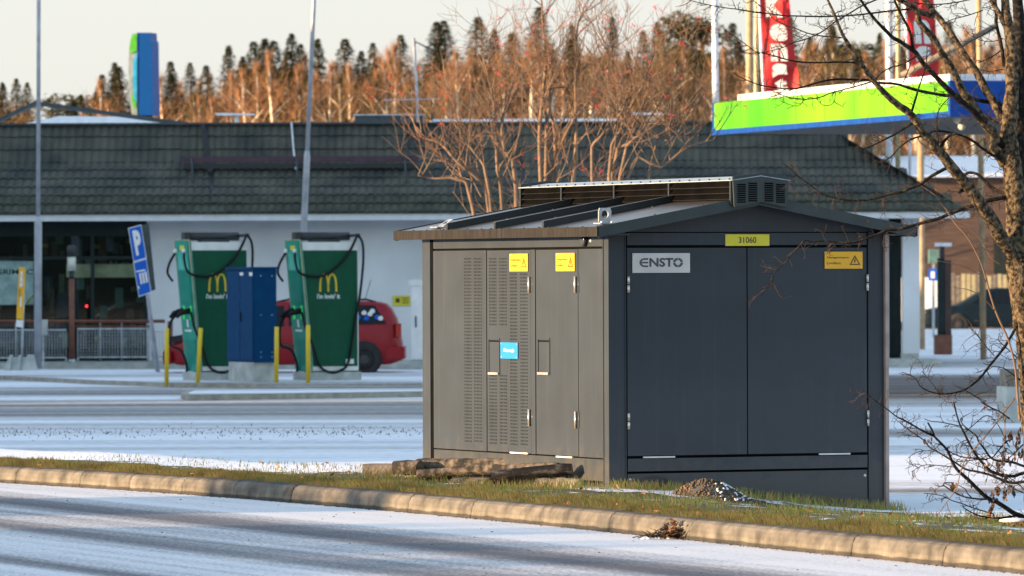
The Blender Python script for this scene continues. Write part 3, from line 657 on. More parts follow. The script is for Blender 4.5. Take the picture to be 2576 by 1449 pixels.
# gravel mound
gp=Vector((0,0,0)); s_m=None
def onplaneT(p):
    q=Vector((p.x,p.y)); b_=min(((K(s_*.1)) for s_ in range(-20,260)),key=lambda e:(e[0]-q).length_squared); return (q-b_[0]).dot(b_[2])
mc=onplane(1775,1250,KO-V*.45,V); mc.z=vz(8,onplaneT(mc))+.0
mb=MB(); rr=random.Random(5); N=26; Mr=9; vs=[]
for i in range(Mr+1):
    for j in range(N):
        r=.40*i/Mr; a=2*pi*j/N; sx=1.25; h=.150*(cos(pi*min(1,i/Mr))*.5+.5)**.9
        vs.append(Vector((r*cos(a)*sx,r*sin(a)*.8,h+rr.uniform(-.006,.006))))
mb.add(vs,[(i*N+j,(i+1)*N+j,(i+1)*N+(j+1)%N,i*N+(j+1)%N) for i in range(Mr) for j in range(N)],M['gravel2'])
for k in range(1500):
    a=rr.uniform(0,2*pi); q=sqrt(rr.random())*1.06; h=.150*(cos(pi*min(1,q))*.5+.5)**.9
    rad=rr.uniform(.005,.013); mb.ball((.5*q*cos(a),.32*q*sin(a),h+rad*.3),rad,M['gravel1'] if rr.random()<.6 else M['gravel2'],5,3,(rr.uniform(.7,1.4),1,rr.uniform(.5,1)))
for k in range(60):
    a=rr.uniform(-1.2,.3); q=rr.uniform(.3,.9); h=.150*(cos(pi*q)*.5+.5)**.9; mb.ball((.5*q*cos(a),.32*q*sin(a),h+.01),.012,M['snow'],5,3,(1,1,.5))
o=mb.build('gravel_heap',label='small heap of brown and grey gravel against the kiosk front',cat='gravel heap'); o.location=mc; o.scale=(.84,.84,1.12)
# ================================================================== grass
def grass():
    rr=random.Random(11); mb=MB(); g=[M['gr1'],M['gr2'],M['gr3']]
    def blade(p,h,lean,az,m,w=.0032):
        d=Vector((cos(az),sin(az),0)); sd=Vector((1,.2,0))*w
        top=p+ZZ*h+d*lean; mid=p+ZZ*h*.55+d*lean*.35
        mb.add([p-sd,p+sd,mid+sd*.7,mid-sd*.7,top],[(0,1,2,3),(3,2,4)],m)
    KMi=kiosk_mat_inv
    def clump(s,t):
        return .5+.5*sin(s*2.3+1.3*sin(t*3.1+s))*sin(s*5.1+t*4.7)
    n=0
    for _ in range(190000):
        s=rr.uniform(-2,24) ; t=rr.uniform(.13,4.9) if rr.random()<.62 else rr.uniform(.13,.8)
        p=st(s,t); q=KMi@p
        if -.0<q.x<Wd and 0<q.y<Ln: continue
        if t>.9 and p.y*0+ (p.x/p.y)>.085: pass
        dens=1.0; c=clump(s,t)
        if t>1.1+.05*s and s<7.5: dens=.05 if t<3.2 else .015
        elif t>.7: dens=.42*(.25+.75*c)
        if s>8 and t>.75 and c<.5: dens*=.4
        if t<.5: dens=1.0
        if rr.random()>dens: continue
        edge=t<.42+.18*c
        h=(.016+.030*rr.random())*(.7+.8*c)*(1.35 if edge else .95)
        if s<8 and t<1.2: h*=1.05
        x=rr.random(); m=g[2] if x<(.5 if edge else .12) else (g[1] if x<(.85 if edge else .5) else g[0])
        blade(p-ZZ*.004,h,rr.uniform(0,.6)*h,rr.uniform(0,2*pi) if not edge else rr.uniform(2.6,5.2),m); n+=1
        if n>95000: break
    # taller tufts by the walls and the pile
    for _ in range(3200):
        q=rr.random()
        if q<.45: l=Vector((rr.uniform(0,Wd+.1),-abs(rr.gauss(.02,.08)),0))
        else: l=Vector((-abs(rr.gauss(.25,.35))-.02,rr.uniform(-.2,Ln*.9),0))
        p=kiosk_mat@l; tt_=T2(p); 
        if tt_ is None: continue
        p.z=vz(*tt_); blade(p,rr.uniform(.03,.09),rr.uniform(0,.05),rr.uniform(0,6.28),g[rr.choice((0,1,1,2))])
    mb.build('grass',kind='stuff',label='short green and straw grass along the kerb')
kiosk_mat=Matrix.Translation(KO)@Matrix.Rotation(KA,4,'Z'); kiosk_mat_inv=kiosk_mat.inverted()
_kt=[(s*.1,K(s*.1)) for s in range(-60,300)]
def T2(p):
    q=Vector((p.x,p.y)); b_=min(_kt,key=lambda e:(e[1][0]-q).length_squared); t=(q-b_[1][0]).dot(b_[1][2])
    return (b_[0],t) if .1<t<5.2 else None
grass()
# fallen leaves
rr=random.Random(21); mb=MB()
for k in range(170):
    s=rr.uniform(0,20); t=rr.choice((rr.uniform(.16,.5),rr.uniform(.16,3.))); p=st(s,t)+ZZ*.02; a=rr.uniform(0,6.28); r=rr.uniform(.012,.026)
    mb.add([p+Vector((cos(a)*r,sin(a)*r,rr.uniform(-.01,.02))),p+Vector((cos(a+1.6)*r,sin(a+1.6)*r,.01)),p+Vector((cos(a+3.1)*r,sin(a+3.1)*r,rr.uniform(0,.03))),p+Vector((cos(a+4.7)*r,sin(a+4.7)*r,-.005))],[(0,1,2,3)],M['leafo'])
mb.build('fallen_leaves',kind='stuff',label='small tan fallen leaves scattered in the grass')
# small grit on road
rr=random.Random(22); mb=MB()
for k in range(150):
    s=rr.uniform(-1,22); t=-rr.uniform(.1,7)**1; p=st(s,t,RZ); mb.ball(p,rr.uniform(.004,.011),M['gravel2'],5,3,(1,1,.6))
mb.build('grit',kind='stuff',label='dark grit scattered on the snowy road')
# litter of leaves and twigs at the kerb
mb=MB(); c=G(1690,1356,RZ); rr=random.Random(4)
for k in range(105):
    _r=rr.gauss(0,.075); p=c+Vector((_r,rr.gauss(0,.05),rr.uniform(.005,.11)*math.exp(-(_r/.07)**2)+.01)); a=rr.uniform(0,6.28); r=rr.uniform(.012,.03)
    mb.add([p+Vector((cos(a+j*1.57)*r,sin(a+j*1.57)*r,rr.uniform(-.015,.02))) for j in range(4)],[(0,1,2,3)],M['deadleaf'] if rr.random()<.7 else M['greyleaf'])
for k in range(26):
    p=c+Vector((rr.gauss(0,.09),rr.gauss(0,.06),.01)); q=p+Vector((rr.uniform(-.14,.14),rr.uniform(-.05,.05),rr.uniform(0,.07))); mb.tube([p,(p+q)/2+ZZ*.01,q],[.0035,.003,.0015],M['barkd'],5)
for k in range(12):
    p=c+Vector((rr.uniform(-.2,.16),rr.gauss(-.02,.03),.006)); mb.ball(p,.012,M['snow'],6,3,(1.6,1,.35))
for q in ((-.01,.11),(.02,.12)): mb.tube([c+Vector((0,0,.02)),c+Vector((q[0],0,q[1]*.6)),c+Vector((q[0]*2.5,0,q[1]))],[.004,.003,.0015],M['deadleaf'],5)
mb.build('leaf_litter',label='clump of dead leaves and twigs in the gutter below the kerb',cat='leaf litter')
# ================================================================== RESTAURANT BUILDING (far, parallel to the picture)
BY=123.0; EY=122.0
def BX(px,Y=BY): return (P(px,700,Y)).x
def BZ(py,px=1288,Y=BY): return P(px,py,Y).z
bld=empty('restaurant_building',(BX(1100),BY,0),0,'long low white restaurant with dark tiled mansard roof and shop windows','building')
BO=Vector(bld.location)
def bb(mb,x0,y0,z0,x1,y1,z1,m): mb.box((x0-BO.x,y0-BO.y,z0),(x1-BO.x,y1-BO.y,z1),m)
xL=BX(-700); xR=BX(2313); ze1=BZ(540,0,EY); ze0=BZ(557,0,EY)
xw=BX(370)
mb=MB(); bb(mb,xw,BY,0.0,BX(2236),BY+.3,ze1,M['wall']); bb(mb,BX(2236),BY+.25,0,BX(2269),BY+.5,ze1,M['dark'])
bb(mb,BX(2269),BY-.3,.25,BX(2311),BY+.1,ze1-.05,M['wall']); bb(mb,BX(2265),BY-.4,0,BX(2308),BY+.1,.25,M['concg'])
bb(mb,xL,BY+14,0,BX(2236),BY+14.3,ze1,M['wall']); bb(mb,BX(2236)-.3,BY+.3,0,BX(2236),BY+14,ze1,M['wall'])
mb.build('wall',bld)
mb=MB(); bb(mb,xL,EY-.03,ze0,BX(2440,EY),EY+.02,ze1,M['eavew']); mb.build('eave_board',bld)
mb=MB(); bb(mb,xL,EY+.02,ze0+.02,BX(2440,EY),BY+.5,ze0+.05,M['dark']); mb.build('soffit',bld)
# glazing
gz1=BZ(594,200); gz0=.42
mb=MB(); bb(mb,xL,BY-.02,gz1,xw,BY+.3,ze0+.02,M['dark']); bb(mb,xL,BY-.02,.14,xw,BY+.3,gz0,M['dark'])
for px,wp in ((-240,9),(-90,9),(88,14),(228,9),(364,8),(-420,9)):
    bb(mb,BX(px),BY-.03,gz0,BX(px+wp),BY+.08,gz1,M['dark'])
bb(mb,xL,BY-.028,BZ(649),xw,BY+.05,BZ(641),M['dark'])
mb.build('window_frame',bld)
def glassmat():
    m=bpy.data.materials.new('window_pane'); m.use_nodes=True; n=m.node_tree.nodes; l=m.node_tree.links; b=n['Principled BSDF']
    tr=n.new('ShaderNodeBsdfTransparent'); tr.inputs[0].default_value=(.84,.92,.90,1); gl=n.new('ShaderNodeBsdfGlossy'); gl.inputs['Roughness'].default_value=.03
    mx=n.new('ShaderNodeMixShader'); mx.inputs[0].default_value=.07; l.new(tr.outputs[0],mx.inputs[1]); l.new(gl.outputs[0],mx.inputs[2]); l.new(mx.outputs[0],n['Material Output'].inputs[0]); return m
M['pane']=glassmat()
for a_,b_ in ((-700,-420),(-411,-240),(-231,-90),(-81,88),(102,228),(237,364)):
    mb=MB(); bb(mb,BX(a_),BY+.02,gz0,BX(b_),BY+.03,gz1,M['pane']); mb.build('window_pane',bld)
# interior
mb=MB(); bb(mb,xL,BY+5,.14,xw,BY+5.1,ze1,M['dark']); bb(mb,xL,BY+.3,.13,xw,BY+5,.16,M['dark']); bb(mb,xL,BY+.3,gz1+.1,xw,BY+5,gz1+.13,M['dark']); bb(mb,xw-.02,BY+.3,.1,xw,BY+5,ze1,M['dark'])
bb(mb,BX(165),BY+.20,BZ(698,250),BX(368),BY+.22,BZ(664,250),M['tan'])
rr=random.Random(3)
ims=[pm('shop_a',(.06,.12,.10)),pm('shop_b',(.12,.06,.04)),pm('shop_c',(.03,.04,.07)),pm('shop_d',(.20,.20,.13)),pm('shop_e',(.03,.07,.06)),pm('shop_f',(.30,.24,.04))]
for k in range(95):
    px=rr.uniform(-150,368); py=rr.uniform(600,885); ww=rr.uniform(3,26); hh=rr.uniform(10,70); Y=BY+rr.uniform(.35,2.2); c=P(px,py,Y)
    bb(mb,c.x-ww*.004,Y,max(.16,c.z-hh*.004),c.x+ww*.004,Y+.03,min(gz1,c.z+hh*.004),ims[rr.randrange(5)])
for px,py in ((248,850),(240,620),(108,618),(330,606),(160,845)):
    c=P(px,py,BY+1.5); bb(mb,c.x-.10,BY+1.5,c.z-.04,c.x+.10,BY+1.52,c.z+.04,ims[5])
mb.build('interior',bld)
# swept hose / counter shapes seen through glass
mb=MB(); pts=[P(x,y,BY+1.0)-BO for x,y in ((330,800),(380,790),(430,775),(480,768),(560,766))]
mb.tube([P(x,y,BY+.9)-BO for x,y in ((232,800),(262,790),(290,772),(320,766),(362,766))],[.03,.09,.10,.09,.09],M['browndark'],8); mb.tube([P(x,y,BY+.75)-BO for x,y in ((240,798),(262,783),(292,768))],.03,M['zinc'],8); mb.build('counter',bld)
c=P(218,770,BY+.6); mb=MB(); mb.ball(c-BO,.022,M['redlamp'],8,6); mb.build('indicator_lamp',bld)
# tiled roof: real rippled courses
RYl=EY-.06; lower=[(EY-.06,ze1+.01),(124.0,BZ(408,600,124))]; upper=[(124.0,BZ(408,600,124)),(124.45,BZ(309,600,124.4))]
pitch=BX(1020.6)-BX(1000)
courses=[]
for k in range(6): courses.append((lerp(lower[0][0],lower[1][0],k/6),lerp(lower[0][1],lower[1][1],k/6),lerp(lower[0][0],lower[1][0],(k+1)/6),lerp(lower[0][1],lower[1][1],(k+1)/6)))
for k in range(3): courses.append((lerp(upper[0][0],upper[1][0],k/3),lerp(upper[0][1],upper[1][1],k/3),lerp(upper[0][0],upper[1][0],(k+1)/3),lerp(upper[0][1],upper[1][1],(k+1)/3)))
def hipx(z): # right end of a course
    py=lerp(532,309,(z-ze1)/(upper[1][1]-ze1)); return BX(lerp(2438,2075,(532-py)/223),124)
mb=MB(); rr=random.Random(9)
for ci,(y0,z0,y1,z1) in enumerate(courses):
    xe=hipx((z0+z1)/2); nx=int((xe-xL)/pitch); sub=6; ph=[rr.uniform(-.012,.012) for _ in range(nx+2)]; zo=[rr.uniform(-.01,.01) for _ in range(nx+2)]
    dirv=Vector((0,y1-y0,z1-z0)).normalized(); nn=Vector((0,-dirv.z,dirv.y)); vs=[]
    lip=.05
    for i in range(nx*sub+1):
        x=xL+pitch*i/sub; f=(i%sub)/sub; ti=i//sub
        wv=.021*(sin(2*pi*f-.6)+.35*sin(4*pi*f)); dz=zo[ti]
        bot=Vector((x,y0,z0))+nn*(lip+wv+ph[ti]*.5)-dirv*(.02+.012*sin(2*pi*f)+dz); top=Vector((x,y1,z1))+nn*(.012+wv*.6)
        under=Vector((x,y0,z0))+nn*(-.01)-dirv*.02
        vs+=[under-BO,bot-BO,top-BO]
    n=nx*sub+1
    mt=M['tile'] if ci>1 else M['tile2']
    mb.add(vs,[(3*i,3*i+3,3*i+4,3*i+1) for i in range(n-1)]+[(3*i+1,3*i+4,3*i+5,3*i+2) for i in range(n-1)],mt,False)
mb.build('tiled_roof',bld)
def xz(px,py,Y): p=P(px,py,Y)-BO; return p
mb=MB()     # valley strips between roof bays
for a_,b_ in (((510,312),(545,538)),((1860*.0+1290,330),(1330,538))):
    p=xz(a_[0],a_[1],124.3); q=xz(b_[0],b_[1],121.95); m_=xz(lerp(a_[0],b_[0],.45),408,123.92)
    for s_,e_ in ((p,m_),(m_,q)):
        mb.hexa([s_+Vector((-.05,-.07,0)),s_+Vector((.05,-.07,0)),s_+Vector((.05,.0,0)),s_+Vector((-.05,.0,0))],[e_+Vector((-.05,-.07,0)),e_+Vector((.05,-.07,0)),e_+Vector((.05,0,0)),e_+Vector((-.05,0,0))],M['rib'])
mb.build('roof_valley',bld)
mb=MB(); bb(mb,xL,124.3,BZ(311,1288,124.4),hipx(BZ(311)),124.8,BZ(306,1288,124.4),M['fasg']); mb.build('ridge_cap',bld)
# roof back and hip closing
mb=MB(); xr=BX(2075,124); zt_=BZ(310); 
mb.add([Vector(v)-BO for v in ((xL,124.5,zt_),(xr,124.5,zt_),(xr,133,zt_),(xL,133,zt_))],[(0,1,2,3)],M['snow'])
mb.add([Vector(v)-BO for v in ((BX(2438,EY),EY-.05,ze1),(BX(2438,EY),137,ze1),(xr,133,zt_),(xr,124.5,zt_))],[(0,1,2,3)],M['tile'])
mb.add([Vector(v)-BO for v in ((BX(2438,EY),137.5,ze1),(xL,137.5,ze1),(xL,133,zt_),(xr,133,zt_))],[(0,1,2,3)],M['tile'])
mb.build('roof_deck',bld)
# purple light bar with brackets and displaced course below
mb=MB(); a=xz(455,409,123.5); b_=xz(1052,393,123.5); mb.box((a.x,a.y-.06,a.z),(b_.x,b_.y+.06,b_.z+.01),M['bar']); lb=mb.build('light_bar',bld); mb=MB(); a=xz(462,424,123.45); b_=xz(1046,410,123.45); mb.box((a.x,a.y-.03,a.z),(b_.x,b_.y+.06,b_.z),M['rib']); mb.build('bar_underside',bld)
for px in (481,745,1018):
    mb=MB(); mb.tube([xz(px,393,123.5),xz(px+2,420,123.2),xz(px+4,458,123.0)],.02,M['fasg'],6); mb.build('bracket',bld)
mb=MB(); mb.tube([xz(733,308,124.2),xz(738,370,123.9),xz(744,425,123.4)],.02,M['polew'],6); mb.build('drain_pipe',bld)
# side parapet with raking fascias at left, snow behind
mb=MB()
for a_,b_ in (((88,254),(505,312)),((88,254),(-160,370))):
    p=xz(*a_,126); q=xz(*b_,126)
    dz=Vector((0,0,.085)); mb.hexa([p-dz,q-dz,q-dz+Vector((0,.3,0)),p-dz+Vector((0,.3,0))],[p+Vector((0,0,.0)),q,q+Vector((0,.3,0)),p+Vector((0,.3,0))],M['fasg'])
mb.build('gable_fascia',bld)
mb=MB(); p=xz(150,292,131);q=xz(330,294,131); r_=xz(460,311,131); s_=xz(60,311,131)
mb.hexa([s_,r_,r_+Vector((0,3,0)),s_+Vector((0,3,0))],[p,q,q+Vector((0,3,0)),p+Vector((0,3,0))],M['snow']); mb.build('roof_snow',bld)
mb=MB(); p=xz(1085,308,131); q=xz(1552,298,131); mb.box((p.x,p.y,p.z-.1),(q.x,p.y+2,q.z),M['snow']); mb.build('roof_snow',bld)
mb=MB(); p=xz(893,312,130); q=xz(1063,291,130); mb.box((p.x,p.y,p.z-.1),(q.x,p.y+1.5,q.z),M['fasg']); p=xz(888,291,130);q=xz(1068,287,130); mb.box((p.x,p.y-.1,p.z),(q.x,p.y+1.6,q.z),M['zinc']); mb.build('roof_vent_box',bld)
mb=MB(); mb.tube([xz(1052,310,128),xz(1047,200,128),xz(1041,95,128)],.03,M['zinc'],8); mb.tube([xz(965,252,128),xz(1108,248,128)],.015,M['zinc'],6); mb.tube([xz(1086,252,128),xz(1086,305,128)],.02,M['dkmetal'],6)
for k in range(6): mb.tube([xz(1046+k*9,108+k*4,128)+Vector((0,-.3,0)),xz(1046+k*9,108+k*4,128)+Vector((0,.3,.05))],.012,M['dkmetal'],5)
mb.tube([xz(1042,104,128),xz(1100,132,128)],.016,M['dkmetal'],6); mb.build('antenna_mast',bld)
for px,py in ((595,290),(1640,289),(2420,300)):
    mb=MB(); p=xz(px,py,128); mb.tube([p+Vector((0,0,-.35)),p],.045,M['opal'],8); mb.hexa([p+Vector((-.42,-.08,0)),p+Vector((.38,-.08,-.0)),p+Vector((.38,.08,0)),p+Vector((-.42,.08,0))],[p+Vector((-.42,-.08,.05)),p+Vector((.38,-.08,.03)),p+Vector((.38,.08,.03)),p+Vector((-.42,.08,.05))],M['polew']); mb.build('roof_lamp',bld)
# pavement in front
mb=MB(); z=.15; bxa=xL; pvy=G(200,931,0).y
mb.box((xL,pvy,-.01),(BX(2350),BY+.0,z),M['concg']); mb.build('pavement',kind='structure')
# posters, railings, lamps in front of the shop
po=P(60,700,BY+.10); mb=MB(); x0,x1=BX(-60),BX(84); z0,z1=BZ(762),BZ(652); mb.box((x0,BY+.045,z0),(x1,BY+.055,z1),pm('poster_paper',(.75,.75,.80)))
e=mb.build('poster',label='pale poster with purple print in the left window',cat='poster')
o=MB(); o.ball((BX(48),BY+.05,BZ(718)),.16,pm('poster_purple',(.06,.04,.10)),8,6,(1.1,.02,1.2)); o.ball((BX(20),BY+.05,BZ(722)),.10,M['gl'] if 'gl' in M else pm('poster_violet',(.10,.07,.15)),8,6,(1,.02,1.3)); o.tube([(BX(66),BY+.05,BZ(760)),(BX(78),BY+.05,BZ(745)),(BX(84),BY+.05,BZ(738))],.02,M['gold'],5); o.build('printed_shape',e)
text('GRIMACE',(BX(-12),BY+.044,BZ(686)),(1,0,0),(0,0,1),BX(96)-BX(-12),BZ(673)-BZ(686),M['black'],e,bold=.02)
def railing(pxa,pxb,pya,pyb,label):
    Y=BY-1.6; a=P(pxa,pyb,Y); b_=P(pxb,pya,Y); e=empty('railing_panel',(a.x,Y,.15),0,label,'railing','mesh railing panels in front of the shop')
    w_=b_.x-a.x; z0=max(.02,a.z-.15); z1=b_.z-.15; mb=MB()
    mb.tube([(0,0,z0),(0,0,z1),(w_,0,z1),(w_,0,z0),(0,0,z0)],.022,M['zinc'],6); mb.tube([(0,0,z0),(0,0,-.02)],.02,M['zinc'],6); mb.tube([(w_,0,z0),(w_,0,-.02)],.02,M['zinc'],6); mb.build('frame',e)
    mb=MB(); n=int(w_/.055)
    for i in range(1,n): mb.box((w_*i/n-.004,-.004,z0),(w_*i/n+.004,.004,z1),M['zinc'])
    for i in range(1,9): mb.box((0,-.006,lerp(z0,z1,i/9)-.002),(w_,-.004,lerp(z0,z1,i/9)+.002),M['zinc'])
    mb.build('wire_mesh',e)
railing(-160,166,830,901,'galvanised mesh railing behind the lamp pole and concrete block')
railing(196,376,827,899,'galvanised mesh railing between the brown lamp post and the leaning sign')
railing(384,418,834,897,'short galvanised mesh railing against the white wall')
Y=BY-1.3; e=empty('handrail',(P(300,810,Y).x,Y,.15),0,'long brown handrail on thin posts behind the mesh railings','handrail'); o0=Vector(e.location)
mb=MB(); mb.tube([P(-160,808,Y)-o0,P(415,808,Y)-o0],.035,M['brown'],8); mb.tube([P(190,821,Y)-o0,P(376,821,Y)-o0],.02,M['brown'],8); mb.build('rail',e)
for px in (40,252,306,370):
    mb=MB(); t_=P(px,810,Y)-o0; mb.tube([t_,Vector((t_.x,0,0))],.018,M['zinc'],6); mb.build('post',e)
mb=MB(); a=P(428,808,BY-2.2); mb.tube([(0,0,0),(0,0,a.z-.15)],.055,M['brown'],10); o=mb.build('wooden_post',label='short round brown post at the end of the handrail',cat='post'); o.location=(a.x,BY-2.2,.15)
Y=BY-2.5; b0=P(181,914,Y); e=empty('bollard_lamp',(b0.x,Y,.15),0,'slim brown post lamp with white lantern before the shop window','lamp'); zz=lambda py:P(181,py,Y).z-.15
mb=MB(); mb.tube([(0,0,0),(0,0,.07)],.075,M['zinc'],12); mb.build('base',e)
mb=MB(); mb.tube([(0,0,.0),(0,0,zz(702))],.057,M['brown'],12); mb.build('post',e)
mb=MB(); mb.tube([(0,0,zz(702)),(0,0,zz(681))],.045,M['dkmetal'],12); mb.build('neck',e)
mb=MB(); mb.tube([(0,0,zz(681)),(0,0,zz(646))],.085,M['opal'],14); mb.build('lantern',e)
mb=MB(); mb.tube([(0,0,zz(646)),(0,0,zz(620)),(0,0,zz(617))],[.09,.09,.05],M['dkmetal'],14); mb.build('cap',e)
mb=MB(); a=P(105,842,Y); b_=P(129,803,Y); mb.box((a.x,Y-1.0,a.z),(b_.x,Y-.9,b_.z),M['concg']); mb.box((a.x+.08,Y-.94,.0),(a.x+.12,Y-.9,a.z),M['zinc']); mb.build('meter_box',label='small pale box on a post beside the lamp pole',cat='box')
# lamp poles
def lamp_pole(pxb,pyb,pxt,Yb,label,r0,r1,zs,top=9.):
    b0=P(pxb,pyb,Yb); e=empty('lamp_pole',(b0.x,Yb,0),0,label,'pole'); t_=P(pxt,0,Yb); d=(Vector((t_.x-b0.x,0,t_.z)));d/=d.z
    mb=MB(); mb.tube([Vector((0,0,0)),d*zs,d*(zs+.12)],[r0,r0,r1],M['pole'],12); mb.build('lower_shaft',e)
    mb=MB(); mb.tube([d*(zs+.1),d*top],[r1,r1*.85],M['pole'],12); mb.build('upper_shaft',e)
    mb=MB(); mb.box((-.1,-.7,top),(.1,.25,top+.08),M['dkmetal'],Matrix.Translation((d.x*top,0,0))); mb.build('lamp_head',e)
lamp_pole(95,926,97.5,118,'grey lamp pole standing by the concrete block at left',.074,.043,P(95,560,118).z)
lamp_pole(748,935,790,117,'grey lamp pole rising behind the right charging station',.062,.044,P(770,395,117).z)
# concrete ballast block with yellow sign
Y=114.5; a=G(52,941,0); Y=a.y; e=empty('concrete_barrier',(a.x,a.y,0),0,'grey concrete ballast block with grooves left of the lamp pole','concrete block')
w_=(P(97,930,Y).x-P(7,930,Y).x); mb=MB()
for k in range(2):
    x0=-w_/2+k*w_*.26; mb.hexa([(x0,-.25,0),(x0+w_*.22,-.25,0),(x0+w_*.22,.25,0),(x0,.25,0)],[(x0+.14,-.12,.36),(x0+w_*.22+.04,-.12,.36),(x0+w_*.22+.04,.12,.36),(x0+.14,.12,.36)],M['concg'])
x0=-w_/2+.53*w_; mb.hexa([(x0,-.26,0),(w_/2,-.26,0),(w_/2,.26,0),(x0,.26,0)],[(x0+.12,-.12,.37),(w_/2-.1,-.12,.37),(w_/2-.1,.12,.37),(x0+.12,.12,.37)],M['concg'])
mb.hexa([(-w_/2+.05,-.2,0),(w_/2-.05,-.2,0),(w_/2-.05,.2,0),(-w_/2+.05,.2,0)],[(-w_/2+.2,-.1,.31),(w_/2-.15,-.1,.31),(w_/2-.15,.1,.31),(-w_/2+.2,.1,.31)],M['concg']); mb.build('block',e)
e=empty('menu_sign',(P(54,890,Y-.1).x,Y-.1,.3),0,'narrow tilted yellow sign on a post by the ballast block','sign'); o0=Vector(e.location)
mb=MB(); mb.tube([(0,0,-.05),P(58,800,Y-.1)-o0,P(61,672,Y-.1)-o0],.022,M['zinc'],8); mb.build('post',e)
def pq(l,Y,o0,mat,th=.03,dy=0): 
    mb=MB(); mb.prism([P(x,y,Y+dy)-o0 for x,y in l],(0,th,0),mat); return mb
pq([(41,802),(58,804),(64,674),(48,671)],Y-.15,o0,M['yellow']).build('panel',e)
pq([(40,822),(57,824),(58,806),(41,804)],Y-.155,o0,M['white']).build('panel',e)
text('B',P(50,722,Y-.17)-o0,(1,0,.02),(0.05,0,1),.05,.30,M['white'],e,bold=.03); text('1',P(50,772,Y-.17)-o0,(1,0,.02),(0.05,0,1),.03,.19,M['white'],e); text('AVOINNA',P(52,748,Y-.17)-o0,(0,0,1),(-1,0,0),.17,.04,M['ink'],e)
# parking sign, leaning
b0=G(399,945,0); Y=b0.y; e=empty('parking_sign',b0,0,'leaning blue parking sign with two panels on grey post','sign'); o0=b0.copy()
mb=MB(); mb.tube([Vector((0,0,-.05)),P(372,745,Y)-o0,P(352,600,Y)-o0],[.045,.04,.035],M['pole'],10); mb.build('post',e)
def signbox(front,side,Y):
    c=MB(); fr=[P(x,y,Y-.15)-o0 for x,y in front]; n_=len(fr)
    c.prism(fr,(.0,.02,0),M['white']); cx=sum(f[0] for f in front)/4; cy=sum(f[1] for f in front)/4
    c.add([P(lerp(x,cx,.09),lerp(y,cy,.05),Y-.156)-o0 for x,y in front],[(0,1,2,3)],M['signblue'])
    return c
p1=signbox([(322,578),(343,749-176+45),(376,0),(0,0)],None,Y) if False else None
s1=signbox([(336,659),(369,650),(355,565),(322,574)],None,Y).build('upper_panel',e)
s2=signbox([(349,747),(381,736),(368,650),(335,660)],None,Y).build('lower_panel',e)
# dark second face behind
mb=MB(); f=[P(x,y,Y+.10)-o0 for x,y in ((357,743),(391,728),(374,562),(352,568))]; mb.prism(f,(.0,.06,0),M['signside']); mb.build('back_panel',e)
xd=Vector((1,0,.18)); zd=Vector((-.17,0,1)); text('P',P(343,643,Y-.17)-o0,xd,zd,.13,.46,M['white'],s1,bold=.05)
mb=MB()
for k in range(3):
    p=P(354+7*k,715-2*k,Y-.17)-o0; mb.prism([p,p+xd*.035,p+xd*.035+zd*.20,p+zd*.20],(0,.003,0),M['white'])
p=P(343,685,Y-.17)-o0; mb.prism([p,p+xd*.17,p+xd*.17+zd*.025,p+zd*.025],(0,.003,0),M['white']); p=P(347,727,Y-.17)-o0; mb.prism([p,p+xd*.03,p+xd*.03+zd*.05,p+zd*.05],(0,.003,0),M['white']); mb.build('pictogram',s2)
# islands
mb=MB()
def isl(pts,h,mat,top):
    b_=[G(x,y,0).to_2d() for x,y in pts]; n_=len(b_)
    mb.add([(q.x,q.y,-.01) for q in b_]+[(q.x,q.y,h) for q in b_],[(i,(i+1)%n_,n_+(i+1)%n_,n_+i) for i in range(n_)],mat)
    c=Vector((sum(q.x for q in b_)/n_,sum(q.y for q in b_)/n_))
    ins=[q.lerp(c,.0)+(c-q).normalized()*.13 for q in b_]
    mb.add([(q.x,q.y,h) for q in b_]+[(q.x,q.y,h) for q in ins],[(i,(i+1)%n_,n_+(i+1)%n_,n_+i) for i in range(n_)],mat)
    mb.add([(q.x,q.y,h+.003) for q in ins],[tuple(range(n_))],top)
isl([(455,1004),(470,1008),(880,1002),(1500,992),(1500,982),(700,984),(470,996)],.085,M['conc'],M['lot'])
mb.build('front_island',kind='structure')
mb=MB(); isl([(-200,948),(0,955),(230,967),(460,975),(760,978),(1250,976),(1250,940),(460,938),(100,938),(-200,938)],.07,M['conc'],M['lot']); mb.build('charger_island',kind='structure')
